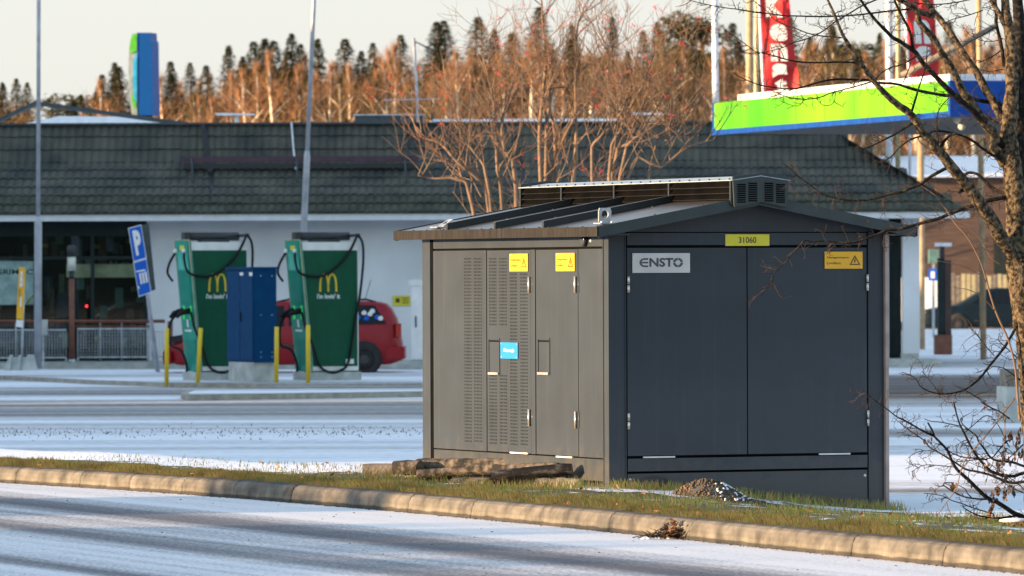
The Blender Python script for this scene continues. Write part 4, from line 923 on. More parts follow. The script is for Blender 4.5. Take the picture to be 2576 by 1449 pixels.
# ================================================================== chargers
def charger(pxc,pyc,label,full=True):
    base=G(pxc,958,0.05); Y0=G(pxc,960,.05).y; c=P(pxc,940,Y0); e=empty('charging_station',(c.x,Y0,.07),KA,label,'charging station','green charging stations'); 
    k=Y0/15400.
    H0=.14; D=.86; Wc=.62
    mb=MB(); mb.box((-.05,-.03,-.08),(D+.04,Wc+.1,H0),M['concg']); mb.build('foundation',e)
    z0=H0+.02; zt=(960-612)*k; lean=-.20
    def fx(z): return lean*(z-z0)/(zt-z0)
    # body: leaning front
    mb=MB(); lo=[(fx(z0)+.02,.0,z0),(D,.0,z0),(D,Wc,z0),(fx(z0)+.02,Wc,z0)]; hi=[(fx(zt)+.02,.0,zt),(D,.0,zt),(D,Wc,zt),(fx(zt)+.02,Wc,zt)]
    mb.hexa(lo,hi,M['white']); mb.box((.1,.05,H0-.02),(D-.05,Wc-.05,z0),M['dkmetal']); mb.build('body',e)
    # front frame with cream edge and teal louvred face
    th=.02
    mb=MB(); mb.hexa([(fx(z0)-th,-.02,z0-.01),(fx(z0)+.02,-.02,z0-.01),(fx(z0)+.02,Wc+.02,z0-.01),(fx(z0)-th,Wc+.02,z0-.01)],[(fx(zt)-th,-.02,zt+.03),(fx(zt)+.02,-.02,zt+.02),(fx(zt)+.02,Wc+.02,zt+.02),(fx(zt)-th,Wc+.02,zt+.03)],M['teal'])
    for y_ in (-.026,Wc+.02): mb.hexa([(fx(z0)-th-.006,y_,z0-.012),(fx(z0)-th+.016,y_,z0-.012),(fx(z0)-th+.016,y_+.006,z0-.012),(fx(z0)-th-.006,y_+.006,z0-.012)],[(fx(zt)-th-.006,y_,zt+.034),(fx(zt)-th+.016,y_,zt+.034),(fx(zt)-th+.016,y_+.006,zt+.034),(fx(zt)-th-.006,y_+.006,zt+.034)],M['cream'])
    mb.hexa([(fx(zt)-th-.006,-.02,zt+.031),(fx(zt)-th+.02,-.02,zt+.031),(fx(zt)-th+.02,Wc+.02,zt+.031),(fx(zt)-th-.006,Wc+.02,zt+.031)],[(fx(zt)-th-.006,-.02,zt+.045),(fx(zt)-th+.02,-.02,zt+.045),(fx(zt)-th+.02,Wc+.02,zt+.045),(fx(zt)-th-.006,Wc+.02,zt+.045)],M['cream']); mb.build('front_frame',e)
    mb=MB()
    def fface(za,zb,y0,y1,o,mat): mb.add([(fx(za)-th-o,y1,za),(fx(za)-th-o,y0,za),(fx(zb)-th-o,y0,zb),(fx(zb)-th-o,y1,zb)],[(0,1,2,3)],mat)
    fface(z0+.02,zt,.02,Wc-.02,.004,M['teal']); fface(lerp(z0,zt,.78),lerp(z0,zt,.93),.06,Wc-.06,.008,M['tealtop'])
    for r0,r1,n_ in ((.50,.78,12),(.03,.24,9)):
        for i in range(n_):
            f=lerp(r0,r1,i/n_); zz_=lerp(z0,zt,f); dz=.055; x=fx(zz_)-th
            mb.hexa([(x-.002,.05,zz_),(x+.01,.05,zz_),(x+.01,Wc-.05,zz_),(x-.002,Wc-.05,zz_)],[(x-.030,.05,zz_+dz),(x+.01,.05,zz_+dz),(x+.01,Wc-.05,zz_+dz),(x-.030,Wc-.05,zz_+dz)],M['teal'])
    mb.build('front_louvre',e)
    mb=MB(); fface(lerp(z0,zt,.935),lerp(z0,zt,.975),.18,Wc-.22,.01,M['yellowg']); mb.build('label_plate',e)
    mb=MB(); fface(lerp(z0,zt,.34),lerp(z0,zt,.40),.30,.38,.01,M['white']); fface(lerp(z0,zt,.305),lerp(z0,zt,.32),.18,.5,.01,M['white']); mb.build('label_plate',e)
    # side panel
    sp0=lerp(z0,zt,.035); sp1=zt-.14
    mb=MB(); mb.hexa([(fx(sp0)+.035,-.008,sp0),(D-.02,-.008,sp0),(D-.02,.0,sp0),(fx(sp0)+.035,.0,sp0)],[(fx(sp1)+.035,-.008,sp1),(D-.02,-.008,sp1),(D-.02,0,sp1),(fx(sp1)+.035,0,sp1)],M['green']); sp=mb.build('side_panel',e)
    mb=MB(); arcs(mb,(.14,-.010,lerp(z0,zt,.615)),(1,0,0),(0,0,1),.33,.31,M['gold'],.0); mb.build('arch_emblem',sp)
    text("i'm lovin' it",(.10,-.010,lerp(z0,zt,.56)),(1,0,0),(0,0,1),.42,.085,M['white'],sp,bold=.03)
    mb=MB(); mb.quad((D-.24,-.011,sp0+.04),(D-.09,-.011,sp0+.04),(D-.09,-.011,sp0+.12),(D-.24,-.011,sp0+.12),M['white']); mb.build('label_plate',sp)
    # arm on top
    mb=MB(); mb.tube([(-.12,.3,zt+.10),(D-.05,.3,zt+.10)],.075,M['dkmetal'],10); mb.box((-.20,.22,zt+.0),(-.10,.38,zt+.17),M['dkmetal']); mb.box((.1,.2,zt-.0),(D-.25,.4,zt+.05),M['dkmetal']); mb.tube([(D-.06,.3,zt+.11),(D-.02,.02,zt+.12),(D+.0,-.04,zt+.12)],.03,M['dkmetal'],8); mb.build('cable_arm',e)
    mb=MB(); mb.ball((fx(zt)-th-.03,.12,zt-.15),.04,M['white'],8,6); mb.ball((fx(zt)-th-.03,Wc-.10,zt-.15),.04,M['white'],8,6); mb.build('cable_gland',e)
    def cable(pts,r=.022):
        mb=MB(); mb.tube(spl(pts,5),r,M['rubber'],8); mb.build('cable',e)
    S=-.045
    cable([(fx(zt)-th-.03,.12,zt-.17),(fx(zt)-th-.05,.05,zt-.33),(fx(zt)-th-.0,-.02,zt-.52),(.03,S,zt-.58),(.22,S,zt-.56),(.42,S,zt-.44),(.60,S,zt-.28),(.72,S,zt-.10),(.81,S,zt+.08),(.84,-.04,zt+.12)])
    plug=lerp(z0,zt,.46)
    def px2(x,z): return (x,S,z)
    cable([(.84,-.04,zt+.12),(.92,-.05,zt-.02),(.93,-.05,zt-.35),(.87,S,zt-.9),(.78,S,zt-1.35),(.66,S,z0+.16),(.5,S,z0-.0),(.30,S,z0-.02),(.12,S,z0+.10),(-.02,-.12,z0+.42),(-.17,-.14,z0+.75),(-.16,-.05,plug-.16),(-.13,.12,plug-.02)])
    cable([(fx(zt)-th-.03,Wc-.10,zt-.17),(fx(zt)-th-.12,Wc-.05,zt-.35),(fx(zt)-th-.14,Wc,zt-.52),(fx(zt)-th-.03,Wc+.05,zt-.66)])
    cable([(fx(plug)-th-.1,Wc-.12,plug-.02),(fx(plug)-th-.24,Wc-.1,plug-.2),(fx(plug)-th-.24,Wc-.1,plug-.55),(fx(z0)-th-.18,Wc-.2,z0+.35),(fx(z0)-th-.08,Wc-.2,z0+.12),(-.02,Wc,z0-.04)])
    for y in (.16,Wc-.14):
        mb=MB(); x=fx(plug)-th; mb.tube([(x+.0,y,plug+.02),(x-.10,y,plug),(x-.20,y-.0,plug-.03),(x-.26,y,plug-.10)],[.05,.05,.04,.025],M['rubber'],8); mb.build('plug',e)
        mb=MB(); mb.box((x-.022,y-.05,plug-.13),(x-.006,y-.0,plug+.10),M['glow']); mb.box((x-.018,y-.06,plug+.1),(x-.006,y+.05,plug+.14),M['cream']); mb.build('socket_light',e)
    return e
charger(784,940,'green charging station behind the right pair of yellow bollards, full emblem visible')
charger(505,936,'green charging station partly hidden behind the blue cabinet')
# blue cabinet
b0=G(640,962,.07); e=empty('cable_cabinet',(b0.x,b0.y,.07),KA,'dark blue steel cabinet on concrete plinth between the charging stations','cabinet'); k=b0.y/15400
LU=.40;LV=1.22; zc0=(962-912)*k; zc1=(962-673)*k
mb=MB(); mb.box((.0,.03,-.08),(LU-.03,LV-.05,zc0),M['concg']); mb.build('plinth',e)
mb=MB(); mb.box((0,0,zc0),(LU,LV,zc1-.03),M['cabb']); mb.build('body',e)
mb=MB(); mb.box((-.03,-.03,zc1-.03),(LU+.03,LV+.03,zc1+.01),M['cabb']); mb.build('lid',e)
for y0 in (.03,LV/2+.01):
    mb=MB(); mb.box((-.018,y0,zc0+.04),(-.001,y0+LV/2-.04,zc1-.07),M['cabb']); d_=mb.build('door',e)
    if y0<.1: mb=MB(); mb.box((-.04,LV/2-.06,lerp(zc0,zc1,.43)),(-.018,LV/2-.03,lerp(zc0,zc1,.53)),M['rubber']); mb.build('handle',d_)
mb=MB(); mb.box((-.021,LV/2-.17,zc1-.13),(-.018,LV/2-.02,zc1-.08),M['white']); mb.box((-.021,.03,zc1-.14),(-.018,.17,zc1-.08),M['white']); mb.build('label_plate',e)
mb=MB()
for x in (.12,.32):
    for z in (zc0+.09,zc0+.17,lerp(zc0,zc1,.5),zc1-.14): mb.ball((x,-.002,z),.013,M['zinc'],6,4)
mb.build('rivet',e)
# yellow bollards
labs=['yellow bollard standing alone left of the first charging station','slightly tilted yellow bollard in front of the first charging station','yellow bollard between the blue cabinet and the second charging station','yellow bollard touching the lower corner of the second charging station']
for (px,py,pxt,pyt),lb_ in zip(((419,963,420,826),(497,963,505,825),(695,963,696,822),(775,964,775,818)),labs):
    b0=G(px,py,.07); t_=P(pxt,pyt,b0.y)-b0; mb=MB(); mb.tube([Vector((0,0,-.05)),t_*.985,t_],[.036,.036,.028],M['bolly'],12); o=mb.build('bollard',label=lb_,cat='bollard',group='yellow bollards before the charging stations'); o.location=b0
# white cabinet behind kiosk
b0=G(1040,938,0); e=empty('junction_cabinet',(P(1035,938,b0.y).x,b0.y,0),0,'white junction cabinet with overhanging lid at the kiosk edge','cabinet'); k=b0.y/15400
mb=MB(); mb.box((0,0,(938-904)*k),(.6,.35,(938-712)*k),M['white']); mb.build('body',e)
mb=MB(); mb.box((-.04,-.03,(938-718)*k),(.64,.38,(938-704)*k),M['white']); mb.build('lid',e)
mb=MB(); mb.box((.03,.03,0),(.57,.32,(938-904)*k),M['concg']); mb.build('plinth',e)
mb=MB(); mb.box((.075,-.02,(938-823)*k),(.10,-.001,(938-796)*k),M['rubber']); mb.build('handle',e)
Y=BY-.01; mb=MB(); a=P(988,769,Y);b_=P(1032,744,Y); mb.box((a.x,Y-.02,a.z),(b_.x,Y+.0,b_.z),M['yellowg']); mb.box((a.x+.06,Y-.026,a.z+.06),(a.x+.14,Y-.02,b_.z-.05),M['ink'])
for q in range(3): mb.box((a.x+.19,Y-.024,a.z+.05+q*.045),(b_.x-.03,Y-.02,a.z+.068+q*.045),M['ink'])
mb.build('wall_sign',label='small yellow notice on the white wall beside the junction cabinet',cat='sign')
# ================================================================== cars
def car(name,label,loc_,L,Hc,Wc,paint,kind,wheel_x,rw,mirror=False,grp=None):
    e=empty(name,loc_,0,label,'car',grp)
    sgn=-1 if mirror else 1
    if kind=='estate': top=[(0,.62),(.02,.70),(.05,.76),(.12,.85),(.23,.93),(.27,.98),(.36,1.28),(.42,1.40),(.50,1.45),(.62,1.46),(.78,1.45),(.90,1.43),(.945,1.37),(.982,1.05),(.994,.92),(.99,.75),(1,.62)]
    else: top=[(0,.60),(.02,.72),(.08,.80),(.18,.87),(.27,.92),(.33,1.05),(.42,1.30),(.48,1.40),(.56,1.45),(.68,1.43),(.78,1.33),(.88,1.10),(.93,1.0),(.98,.95),(.99,.8),(1,.6)]
    sc=Hc/1.46
    def tz(f):
        for (a,za),(b2,zb2) in zip(top,top[1:]):
            if a<=f<=b2: return lerp(za,zb2,(f-a)/(b2-a) if b2>a else 0)*sc
        return top[-1][1]*sc
    belt=.90*sc
    N=44; secs=[]
    for i in range(N+1):
        f=i/N; x=f*L; z=tz(f); wb=Wc/2*(1-.16*max(0,1-f/.10)**2-.12*max(0,(f-.92)/.08)**2)
        zb_=min(belt,z-.04); zbot=.20+.08*max(0,1-f/.05)+.08*max(0,(f-.95)/.05)
        wr=wb-.05-.30*max(0,(z-belt))*.62
        secs.append([(x,-wb+.06,zbot),(x,-wb,zbot+.14),(x,-wb-.015,.55*sc if zb_>.56*sc else zb_*.8),(x,-wb+.02,zb_),(x,-wr,z-.03 if z>belt+.06 else zb_+.01),(x,-wr+.16,z),(x,wr-.16,z),(x,wr,z-.03 if z>belt+.06 else zb_+.01),(x,wb-.02,zb_),(x,wb+.015,.55*sc if zb_>.56*sc else zb_*.8),(x,wb,zbot+.14),(x,wb-.06,zbot)])
    def T(v): return Vector((v[0]*1 if not mirror else L-v[0],v[1],v[2]))
    mb=MB(); n=12; vs=[T(v) for s_ in secs for v in s_]
    mb.add(vs,[(i*n+j,(i+1)*n+j,(i+1)*n+(j+1)%n,i*n+(j+1)%n) for i in range(N) for j in range(n)],paint,True)
    mb.add([T(v) for v in secs[0]],[tuple(range(n))],paint); mb.add([T(v) for v in secs[-1]],[tuple(range(n))],paint); mb.build('body',e)
    def side(x,z,o=.012):
        f=x/L; i=min(N-1,int(f*N)); t=f*N-i; A=secs[i];B=secs[i+1]; y3=lerp(A[3][1],B[3][1],t);z3=lerp(A[3][2],B[3][2],t);y4=lerp(A[4][1],B[4][1],t);z4=lerp(A[4][2],B[4][2],t)
        q=(z-z3)/(z4-z3) if z4-z3>.03 else .5
        return T((x,lerp(y3,y4,q)-o,z))
    if kind=='estate': wins=[[(.305,.94),(.50,.96),(.50,1.36),(.43,1.33)],[(.52,.96),(.695,.97),(.695,1.37),(.52,1.37)],[(.725,.975),(.935,1.00),(.885,1.36),(.725,1.37)]]
    else: wins=[[(.36,.96),(.52,.96),(.52,1.33),(.48,1.32)],[(.54,.96),(.74,.97),(.70,1.33),(.54,1.36)]]
    for wn in wins:
        mb=MB(); k_=8; g=[]
        for i in range(k_+1):
            t=i/k_; xb=lerp(wn[0][0],wn[1][0],t);zb=lerp(wn[0][1],wn[1][1],t)*sc; xt=lerp(wn[3][0],wn[2][0],t);zt=lerp(wn[3][1],wn[2][1],t)*sc
            for q in range(4): g.append(side(lerp(xb,xt,q/3)*L,min(lerp(zb,zt,q/3),tz(lerp(xb,xt,q/3))-.07)))
        mb.add(g,[(4*i+q,4*i+4+q,4*i+5+q,4*i+1+q) for i in range(k_) for q in range(3)],M['carglass'],True); mb.build('window',e)
    for f in wheel_x:
        c=(f*L,-Wc/2+.09,rw)
        mb=MB(); mb.tube([T((c[0],-Wc/2-.022,c[2]+.02)),T((c[0],-Wc/2+.1,c[2]+.02))],rw*1.10,M['tyre'],24); mb.build('wheel_arch',e)
        for s_ in (-1,1):
            wl=MB(); yo=s_*(Wc/2-.09); prof_=[(-.09,.62),(-.10,.9),(-.085,1.0),(.085,1.0),(.10,.9),(.09,.62)]
            n2=28; vs=[]
            for (dy,rr_) in prof_:
                for j in range(n2): vs.append(T((c[0]+rw*rr_*cos(2*pi*j/n2),yo+dy,rw+rw*rr_*sin(2*pi*j/n2))) - (Vector((0,.035,0)) if s_<0 else Vector((0,-.035,0))))
            wl.add(vs,[(i*n2+j,i*n2+(j+1)%n2,(i+1)*n2+(j+1)%n2,(i+1)*n2+j) for i in range(5) for j in range(n2)],M['tyre'],True); wo=wl.build('wheel',e)
            rm=MB(); rm.tube([T((c[0],yo-s_*-.02*0+s_*.06,rw)),T((c[0],yo+s_*.10,rw)),T((c[0],yo+s_*.115,rw))],[rw*.66,rw*.60,rw*.2],M['rim'],20)
            for j in range(8):
                a=2*pi*j/8; rm.ball(T((c[0]+rw*.42*cos(a),yo+s_*.112,rw+rw*.42*sin(a))),rw*.09,M['tyre'],6,4,(1,.3,1))
            rm.build('rim',wo)
    return e,T,side,tz
cy=G(920,947,0).y+.6; cxl=P(425,900,cy).x; cxr=P(1013,900,cy).x; Lc=cxr-cxl
e,T,side,tz=car('parked_car','red estate car parked behind the charging stations, facing left',(cxl,cy,0.02),Lc,P(900,757,cy).z,1.72,M['red'],'estate',(.19,(P(920,900,cy).x-cxl)/Lc),.29)
mb=MB(); mb.box((Lc*.975,-.85,.70),(Lc*.998,-.72,.95),M['lens']); mb.build('tail_light',e)
mb=MB(); mb.box((Lc*.93,-.88,.30),(Lc*1.012,.88,.52),M['red']); mb.build('rear_bumper',e)
mb=MB(); mb.box((-.06,-.85,.22),(.08,.85,.45),M['red']); mb.box((-.07,-.8,.30),(-.05,.8,.37),M['rubber']); mb.build('front_bumper',e)
mb=MB(); mb.box((-.075,-.62,.42),(-.055,-.22,.53),M['white']); mb.build('number_plate',e)
mb=MB(); mb.hexa([(0.0,-.86,.60),(.28,-.87,.63),(.28,-.80,.63),(0,-.80,.60)],[(.06,-.82,.72),(.30,-.85,.76),(.30,-.80,.76),(.06,-.78,.72)],M['carglass']); mb.build('headlight',e)
mb=MB(); _h=tz(.6); mb.tube([(Lc*.45,-.6,_h-.05),(Lc*.52,-.6,_h+.02),(Lc*.85,-.6,_h+.01),(Lc*.89,-.6,_h-.04)],.02,M['rubber'],6); mb.build('roof_rail',e)
mb=MB(); mb.tube([(Lc*.84,0,1.38),(Lc*.865,0,1.75)],.006,M['rubber'],5); mb.build('aerial',e)
mb=MB(); mb.box((Lc*.25,-.885,.52),(Lc*.74,-.87,.57),M['dkmetal']); mb.box((Lc*.705,-.89,.80),(Lc*.735,-.87,.83),M['rubber']); mb.box((Lc*.30,-1.0,.92),(Lc*.33,-.86,1.05),M['red']); mb.build('side_trim',e)
mb=MB(); rr=random.Random(8)
for fx_,fz in ((.80,1.10),(.815,1.06),(.84,1.14),(.85,1.04),(.865,1.12),(.875,1.17),(.895,1.06),(.91,1.04)):
    c=side(fx_*Lc,fz,.018); mb.ball(c,.05,M['white'] if rr.random()<.7 else M['signblue'],8,4,(1,.1,1))
mb.build('sticker',e)
yb=190.; xl=P(2311,800,yb).x
e,T,side,tz=car('parked_car','dark blue car parked in the distance right of the restaurant',(xl,yb,0.0),4.35,1.44,1.75,M['carblue'],'sedan',(.27,.80),.30)
mb=MB(); mb.box((.02,-.8,.58),(.25,-.70,.70),M['opal']); mb.build('headlight',e)
mb=MB(); mb.add([T((.30*4.35,-.60,.95)),T((.33*4.35,.60,1.0)),T((.46*4.35,.52,1.38)),T((.45*4.35,-.52,1.36))],[(0,1,2,3)],M['glass']); mb.build('windscreen',e)
# ================================================================== right background
Y=137.; b0=G(2372,892,0); Y=b0.y; e=empty('square_lamp_post',b0,0,'dark square lamp post with pale flat cap right of the white column','lamp'); k=Y/15400
mb=MB(); mb.box((-.20,-.2,0),(.20,.2,(892-842)*k),M['brown']); mb.build('base',e)
mb=MB(); mb.box((-.12,-.1,(892-842)*k),(.04,.1,(892-650)*k),M['dark']); mb.box((.05,-.1,(892-842)*k),(.19,.1,(892-655)*k),M['browndark']); mb.build('post',e)
mb=MB(); mb.box((-.06,-.06,(892-650)*k),(.04,.06,(892-620)*k),M['dkmetal']); mb.build('neck',e)
mb=MB(); mb.box((-.17,-.15,(892-620)*k),(.20,.15,(892-611)*k),M['polew']); mb.build('cap',e)
Y=165.
mb=MB(); a=P(2337,662,Y);b_=P(2362,627,Y); mb.box((a.x,Y,a.z),(b_.x,Y+.3,b_.z),pm('teal_box',(.10,.20,.18))); mb.box((a.x+.1,Y+.1,0),(a.x+.16,Y+.16,a.z),M['zinc']); mb.build('distant_box',label='grey green box on a post beside the square lamp post',cat='box')
e=MB(); a=P(2336,706,Y-2);b_=P(2359,676,Y-2); e.box((a.x,Y-2,a.z),(b_.x,Y-1.95,b_.z),M['signblue']); e.box((a.x+.06,Y-2.01,a.z+.06),(b_.x-.08,Y-2,b_.z-.07),M['white']); e.box((a.x+.1,Y-1.9,0),(a.x+.14,Y-1.86,a.z),M['zinc']); e.build('distant_sign',label='small blue and white sign beside the square lamp post',cat='sign')
mb=MB(); b0=G(2319,0,0) if False else P(2319,700,150); z1=P(2319,548,150).z; mb.tube([(0,0,0),(0,0,z1-.1)],.075,M['polet'],10); mb.ball((0,0,z1),.17,M['polet'],10,8); o=mb.build('globe_lamp',label='sunlit slim post with round globe beside the white column',cat='lamp'); o.location=(b0.x,150,0)
mb=MB(); b0=P(2331,700,150); z1=P(2331,340,150).z; mb.tube([(0,0,0),(0,0,z1)],.085,M['polet'],10); o=mb.build('sunlit_pole',label='tan sunlit pole rising behind the roof corner under the canopy',cat='pole'); o.location=(b0.x,152,0)
# van, fence, brick building
Y=196.; e=empty('white_van',P(2290,760,Y)*1.0,0,'sunlit white van behind the dark blue car','van'); e.location.z=0; o0=Vector(e.location)
x1=P(2363,760,Y).x-o0.x; zt=P(2340,698,Y).z
mb=MB(); mb.prism([(-4.0,0,.35),(x1,0,.35),(x1,0,zt-.15),(x1-.1,0,zt),(-3.2,0,zt),(-3.6,0,1.3),(-4.2,0,1.05)],(0,1.9,0),M['white']); mb.build('body',e)
for x in (-3.3,x1-.7):
    mb=MB(); mb.tube([(x,-.03,.34),(x,.2,.34)],.34,M['tyre'],18); mb.build('wheel',e)
mb=MB(); mb.quad((-3.5,-.01,1.25),(-2.6,-.01,1.25),(-2.6,-.01,zt-.2),(-3.15,-.01,zt-.2),M['carglass']); mb.build('window',e)
Y=200.; mb=MB(); a=P(2392,740,Y); rr=random.Random(2)
fe=empty('board_fence',(a.x,Y,0),0,'sunlit pale board fence behind the dark blue car','fence'); zt=P(2400,690,Y).z
mb=MB(); x=0
while x<9: mb.box((x,0,.1),(x+.13,.03,zt+rr.uniform(-.05,.05)),M['cream'] if rr.random()<.7 else M['stonep']); x+=.17 if rr.random()<.85 else .4
mb.build('boards',fe); mb=MB(); mb.box((-.1,.03,.5),(9,.08,.6),M['stonep']); mb.box((-.1,.03,1.3),(9,.08,1.4),M['stonep']); mb.build('rail',fe)
Y=203.; a=P(2255,700,Y); e=empty('brick_building',(a.x,Y,0),0,'long brown brick building with snowy roof in the right distance','building')
zw=P(2400,446,Y).z; zr_=P(2400,392,Y+4).z
mb=MB(); mb.box((0,0,0),(16,8,zw),M['brick']); wl=mb.build('wall',e)
mb=MB(); mb.prism([(-.4,-.6,zw),(-.4,4,zr_),(-.4,8.6,zw)],(17,0,0),M['snow']); mb.build('roof',e)
for px in (2500,):
    q=P(px,600,Y).x-a.x; mb=MB(); mb.box((q,-.03,1.6),(q+.9,.0,2.9),M['dark']); mb.build('window',e)
# snow banks
for (xa,xb,ya,yb,Yx) in ((2311,2700,845,828,170),(2311,2700,862,850,158)):
    mb=MB(); a=P(xa,ya,Yx);b_=P(xb,yb,Yx); mb.box((a.x,Yx,-.01),(b_.x,Yx+1.5,max(.12,b_.z)),M['snow']); mb.build('snow_bank',kind='structure')
mb=MB(); a=P(2380,880,140); 
# concrete block behind shrub
b0=G(2550,1064,0); e=empty('concrete_post_block',b0,.2,'squat grey concrete block with pale lit top behind the shrub','concrete block'); k=b0.y/15400
mb=MB(); mb.box((-.13,-.15,0),(.35,.3,(1064-972)*k),M['concg']); mb.build('base',e); mb=MB(); mb.box((-.12,-.14,(1064-972)*k+.002),(.10,.2,(1064-928)*k),M['stonep']); mb.build('top',e)
# canopy of fuel station
cl=P(1797,335,100.5); cr_=P(2386,300,89.5); zc=(cl.z+cr_.z)/2; hC=.53
e=empty('fuel_canopy',(cr_.x,cr_.y,0),0,'fuel station canopy with lime green front and blue end','canopy'); o0=Vector(e.location)
A=Vector((cl.x,cl.y,zc))-o0; B=Vector((cr_.x,cr_.y,zc))-o0; du=(B-A).normalized(); nv=Vector((du.y,-du.x,0)); nv=nv if nv.x>0 else -nv   # pointing right/away
WC=9.0
def cbox(p,q,z0,z1,d0,d1,m,name,nn=nv):
    mb=MB(); mb.hexa([p+nn*d0+ZZ*z0,q+nn*d0+ZZ*z0,q+nn*d1+ZZ*z0,p+nn*d1+ZZ*z0],[p+nn*d0+ZZ*z1,q+nn*d0+ZZ*z1,q+nn*d1+ZZ*z1,p+nn*d1+ZZ*z1],m); return mb.build(name,e)
cbox(A,B,.085,hC,0,.08,M['lime'],'front_fascia'); cbox(A-du*.12,B,0,.082,-.01,.08,M['canblue'],'front_band'); cbox(A-du*.12,A-du*.002,.085,hC,0,WC,M['canblue'],'side_fascia')
for k in range(1,8):
    q=A+(B-A)*(k/8); cbox(q-du*.012,q+du*.012,.10,hC-.01,-.003,.0,M['lime_seam'],'fascia_joint')
cbox(B+du*.002,B+du*.10,0,hC,-.01,WC,M['canblue'],'end_fascia'); cbox(A,B,.02,.06,.085,WC,M['cansoff'],'soffit'); cbox(A+du*1.2,B,hC+.002,hC+.10,.02,WC-.1,M['polew'],'top_trim')
for t_ in (.88,1.0):
    q=A.lerp(B,t_)+nv*2.2; mb=MB(); c=Vector((q.x-.0,q.y,0))
for px in (2610,2700):
    q=P(px,500,90); mb=MB(); mb.tube([Vector((q.x-o0.x,q.y-o0.y,0)),Vector((q.x-o0.x,q.y-o0.y,zc+.03))],.12,M['polew'],12); mb.build('column',e)
for px,py in ((2408,302),(2420,318)):
    mb=MB(); q=P(px,py,91); mb.ball(q-o0,.06,M['opal'],8,6); mb.build('soffit_lamp',e)
# flag poles and flags
def pole(px0,px1,Y,mat,r,label,grp=None,top=11):
    a=P(px0,300,Y); b_=P(px1,0,Y); d=(b_-a); d/=d.z; base=a-d*a.z; mb=MB(); mb.tube([Vector((0,0,0)),d*top],[r,r*.85],mat,10); o=mb.build('flag_pole',label=label,cat='pole',group=grp); o.location=base; return o
pole(1801,1798,128,M['polew'],.075,'white flag pole at the left end of the canopy')
pole(1885,1886,130,M['polet'],.085,'tan pole left of the first red flag'); pole(1902,1904,129,M['cream'],.06,'cream pole nearest the first red flag')
pole(2237,2236,128,M['polew'],.08,'white flag pole behind the middle of the canopy'); pole(2259,2260,129,M['cream'],.055,'cream pole nearest the second red flag')
pole(2466,2462,131,M['polet'],.07,'tan pole seen beside the near tree trunk')
def flag(ptsL,ptsR,Y,label,letters):
    e=empty('banner_flag',P(ptsL[-1][0],ptsL[-1][1],Y),0,label,'flag','tall red banner flags'); o0=Vector(e.location); mb=MB(); n=len(ptsL); m_=8; vs=[]
    for (l_,r_) in zip(ptsL,ptsR):
        for j in range(m_+1):
            t=j/m_; vs.append(P(lerp(l_[0],r_[0],t),lerp(l_[1],r_[1],t),Y+.10*sin(t*5+l_[1]*.02))-o0)
    f=[(i*(m_+1)+j,i*(m_+1)+j+1,(i+1)*(m_+1)+j+1,(i+1)*(m_+1)+j) for i in range(n-1) for j in range(m_)]
    mb.add(vs,f,M['flagred'],True); vs2=[v+Vector((0,.012,0)) for v in vs]; mb.add(vs2,[q[::-1] for q in f],M['flagred'],True); mb.build('cloth',e)
    mb=MB(); k=P(0,0,Y).y/15400; mb.tube([P(ptsL[0][0]-3,ptsL[0][1],Y)-o0,P(ptsL[-1][0]-3,ptsL[-1][1],Y)-o0,Vector((-.02,0,-(o0.z)))],.03,M['polew'],8); mb.build('mast',e)
    for ch,x,y,wd,ht in letters: text(ch,P(x,y,Y-.16)-o0,Vector((1,0,0)),Vector((-.06,0,1)),wd*k,ht*k,M['white'],e,bold=.06)
flag([(1905,-150),(1908,-60),(1913,0),(1917,80),(1921,150),(1924,225),(1924,240)],[(1950,-150),(1975,-60),(1987,10),(1993,80),(2002,150),(2009,190),(2008,238)],126,'tall red banner flag with white letters left of the green fascia centre',[('K',1930,52,40,52),('e',1938,118,44,44),('n',1940,180,42,42) if False else ('n',1938,168,44,42),('s',1944,210,36,34),('t',1952,232,26,0.1)] if False else [('K',1928,44,44,56),('e',1938,104,44,44),('n',1940,154,42,44),('s',1944,200,38,40),('t',1951,236-8,30,48*.0+30)])
flag([(2270,-150),(2274,-60),(2278,0),(2283,80),(2289,150),(2291,205)],[(2315,-150),(2340,-60),(2350,10),(2355,80),(2362,150),(2361,200)],127,'second tall red banner flag glimpsed through the near tree branches',[('n',2302,110,40,60),('s',2306,160,38,44)])
mb=MB(); mb.tube([P(2268,190,120),P(2505,66,120)],.06,M['stonep'],8); mb.build('slanted_pole',label='pale slanted boom above the blue end of the canopy',cat='pole')
# pylon sign
Y=165.; e=empty('pylon_sign',P(360,290,Y),0,'tall blue pylon sign with curved white and green left edge','sign'); e.location.z=0; o0=Vector(e.location)
mb=MB(); pts=[(345,82),(377,82),(378,100),(382,105),(385,290),(349,290),(345,100)]; mb.prism([P(x,y,Y)-o0 for x,y in pts],(.15,.6,0),M['pylblue']); mb.build('end_panel',e)
mb=MB(); pts=[(345,82),(345,291),(332,291),(326,240),(323,180),(325,120),(332,86)]; mb.prism([P(x,y,Y)-o0 for x,y in pts],(.05,.9,0),pm('pylon_face',(.30,.36,.36),.6,spec=.2)); f_=mb.build('front_panel',e)
mb=MB(); mb.add([P(x,y,Y-.02)-o0 for x,y in ((344,130),(344,255),(338,255),(334,200),(336,150))],[(0,1,2,3,4)],M['cyan']); mb.add([P(x,y,Y-.02)-o0 for x,y in ((329,230),(342,255),(340,280),(333,262))],[(0,1,2,3)],M['pgreen']); mb.add([P(x,y,Y-.02)-o0 for x,y in ((344,84),(344,128),(326,135),(328,100),(334,86))],[(0,1,2,3,4)],M['pgreen']); mb.build('emblem',f_)
mb=MB(); c=P(364,290,Y)-o0; mb.box((c.x-.2,.1,0),(c.x+.2,.5,c.z),M['dkmetal']); mb.build('post',e)
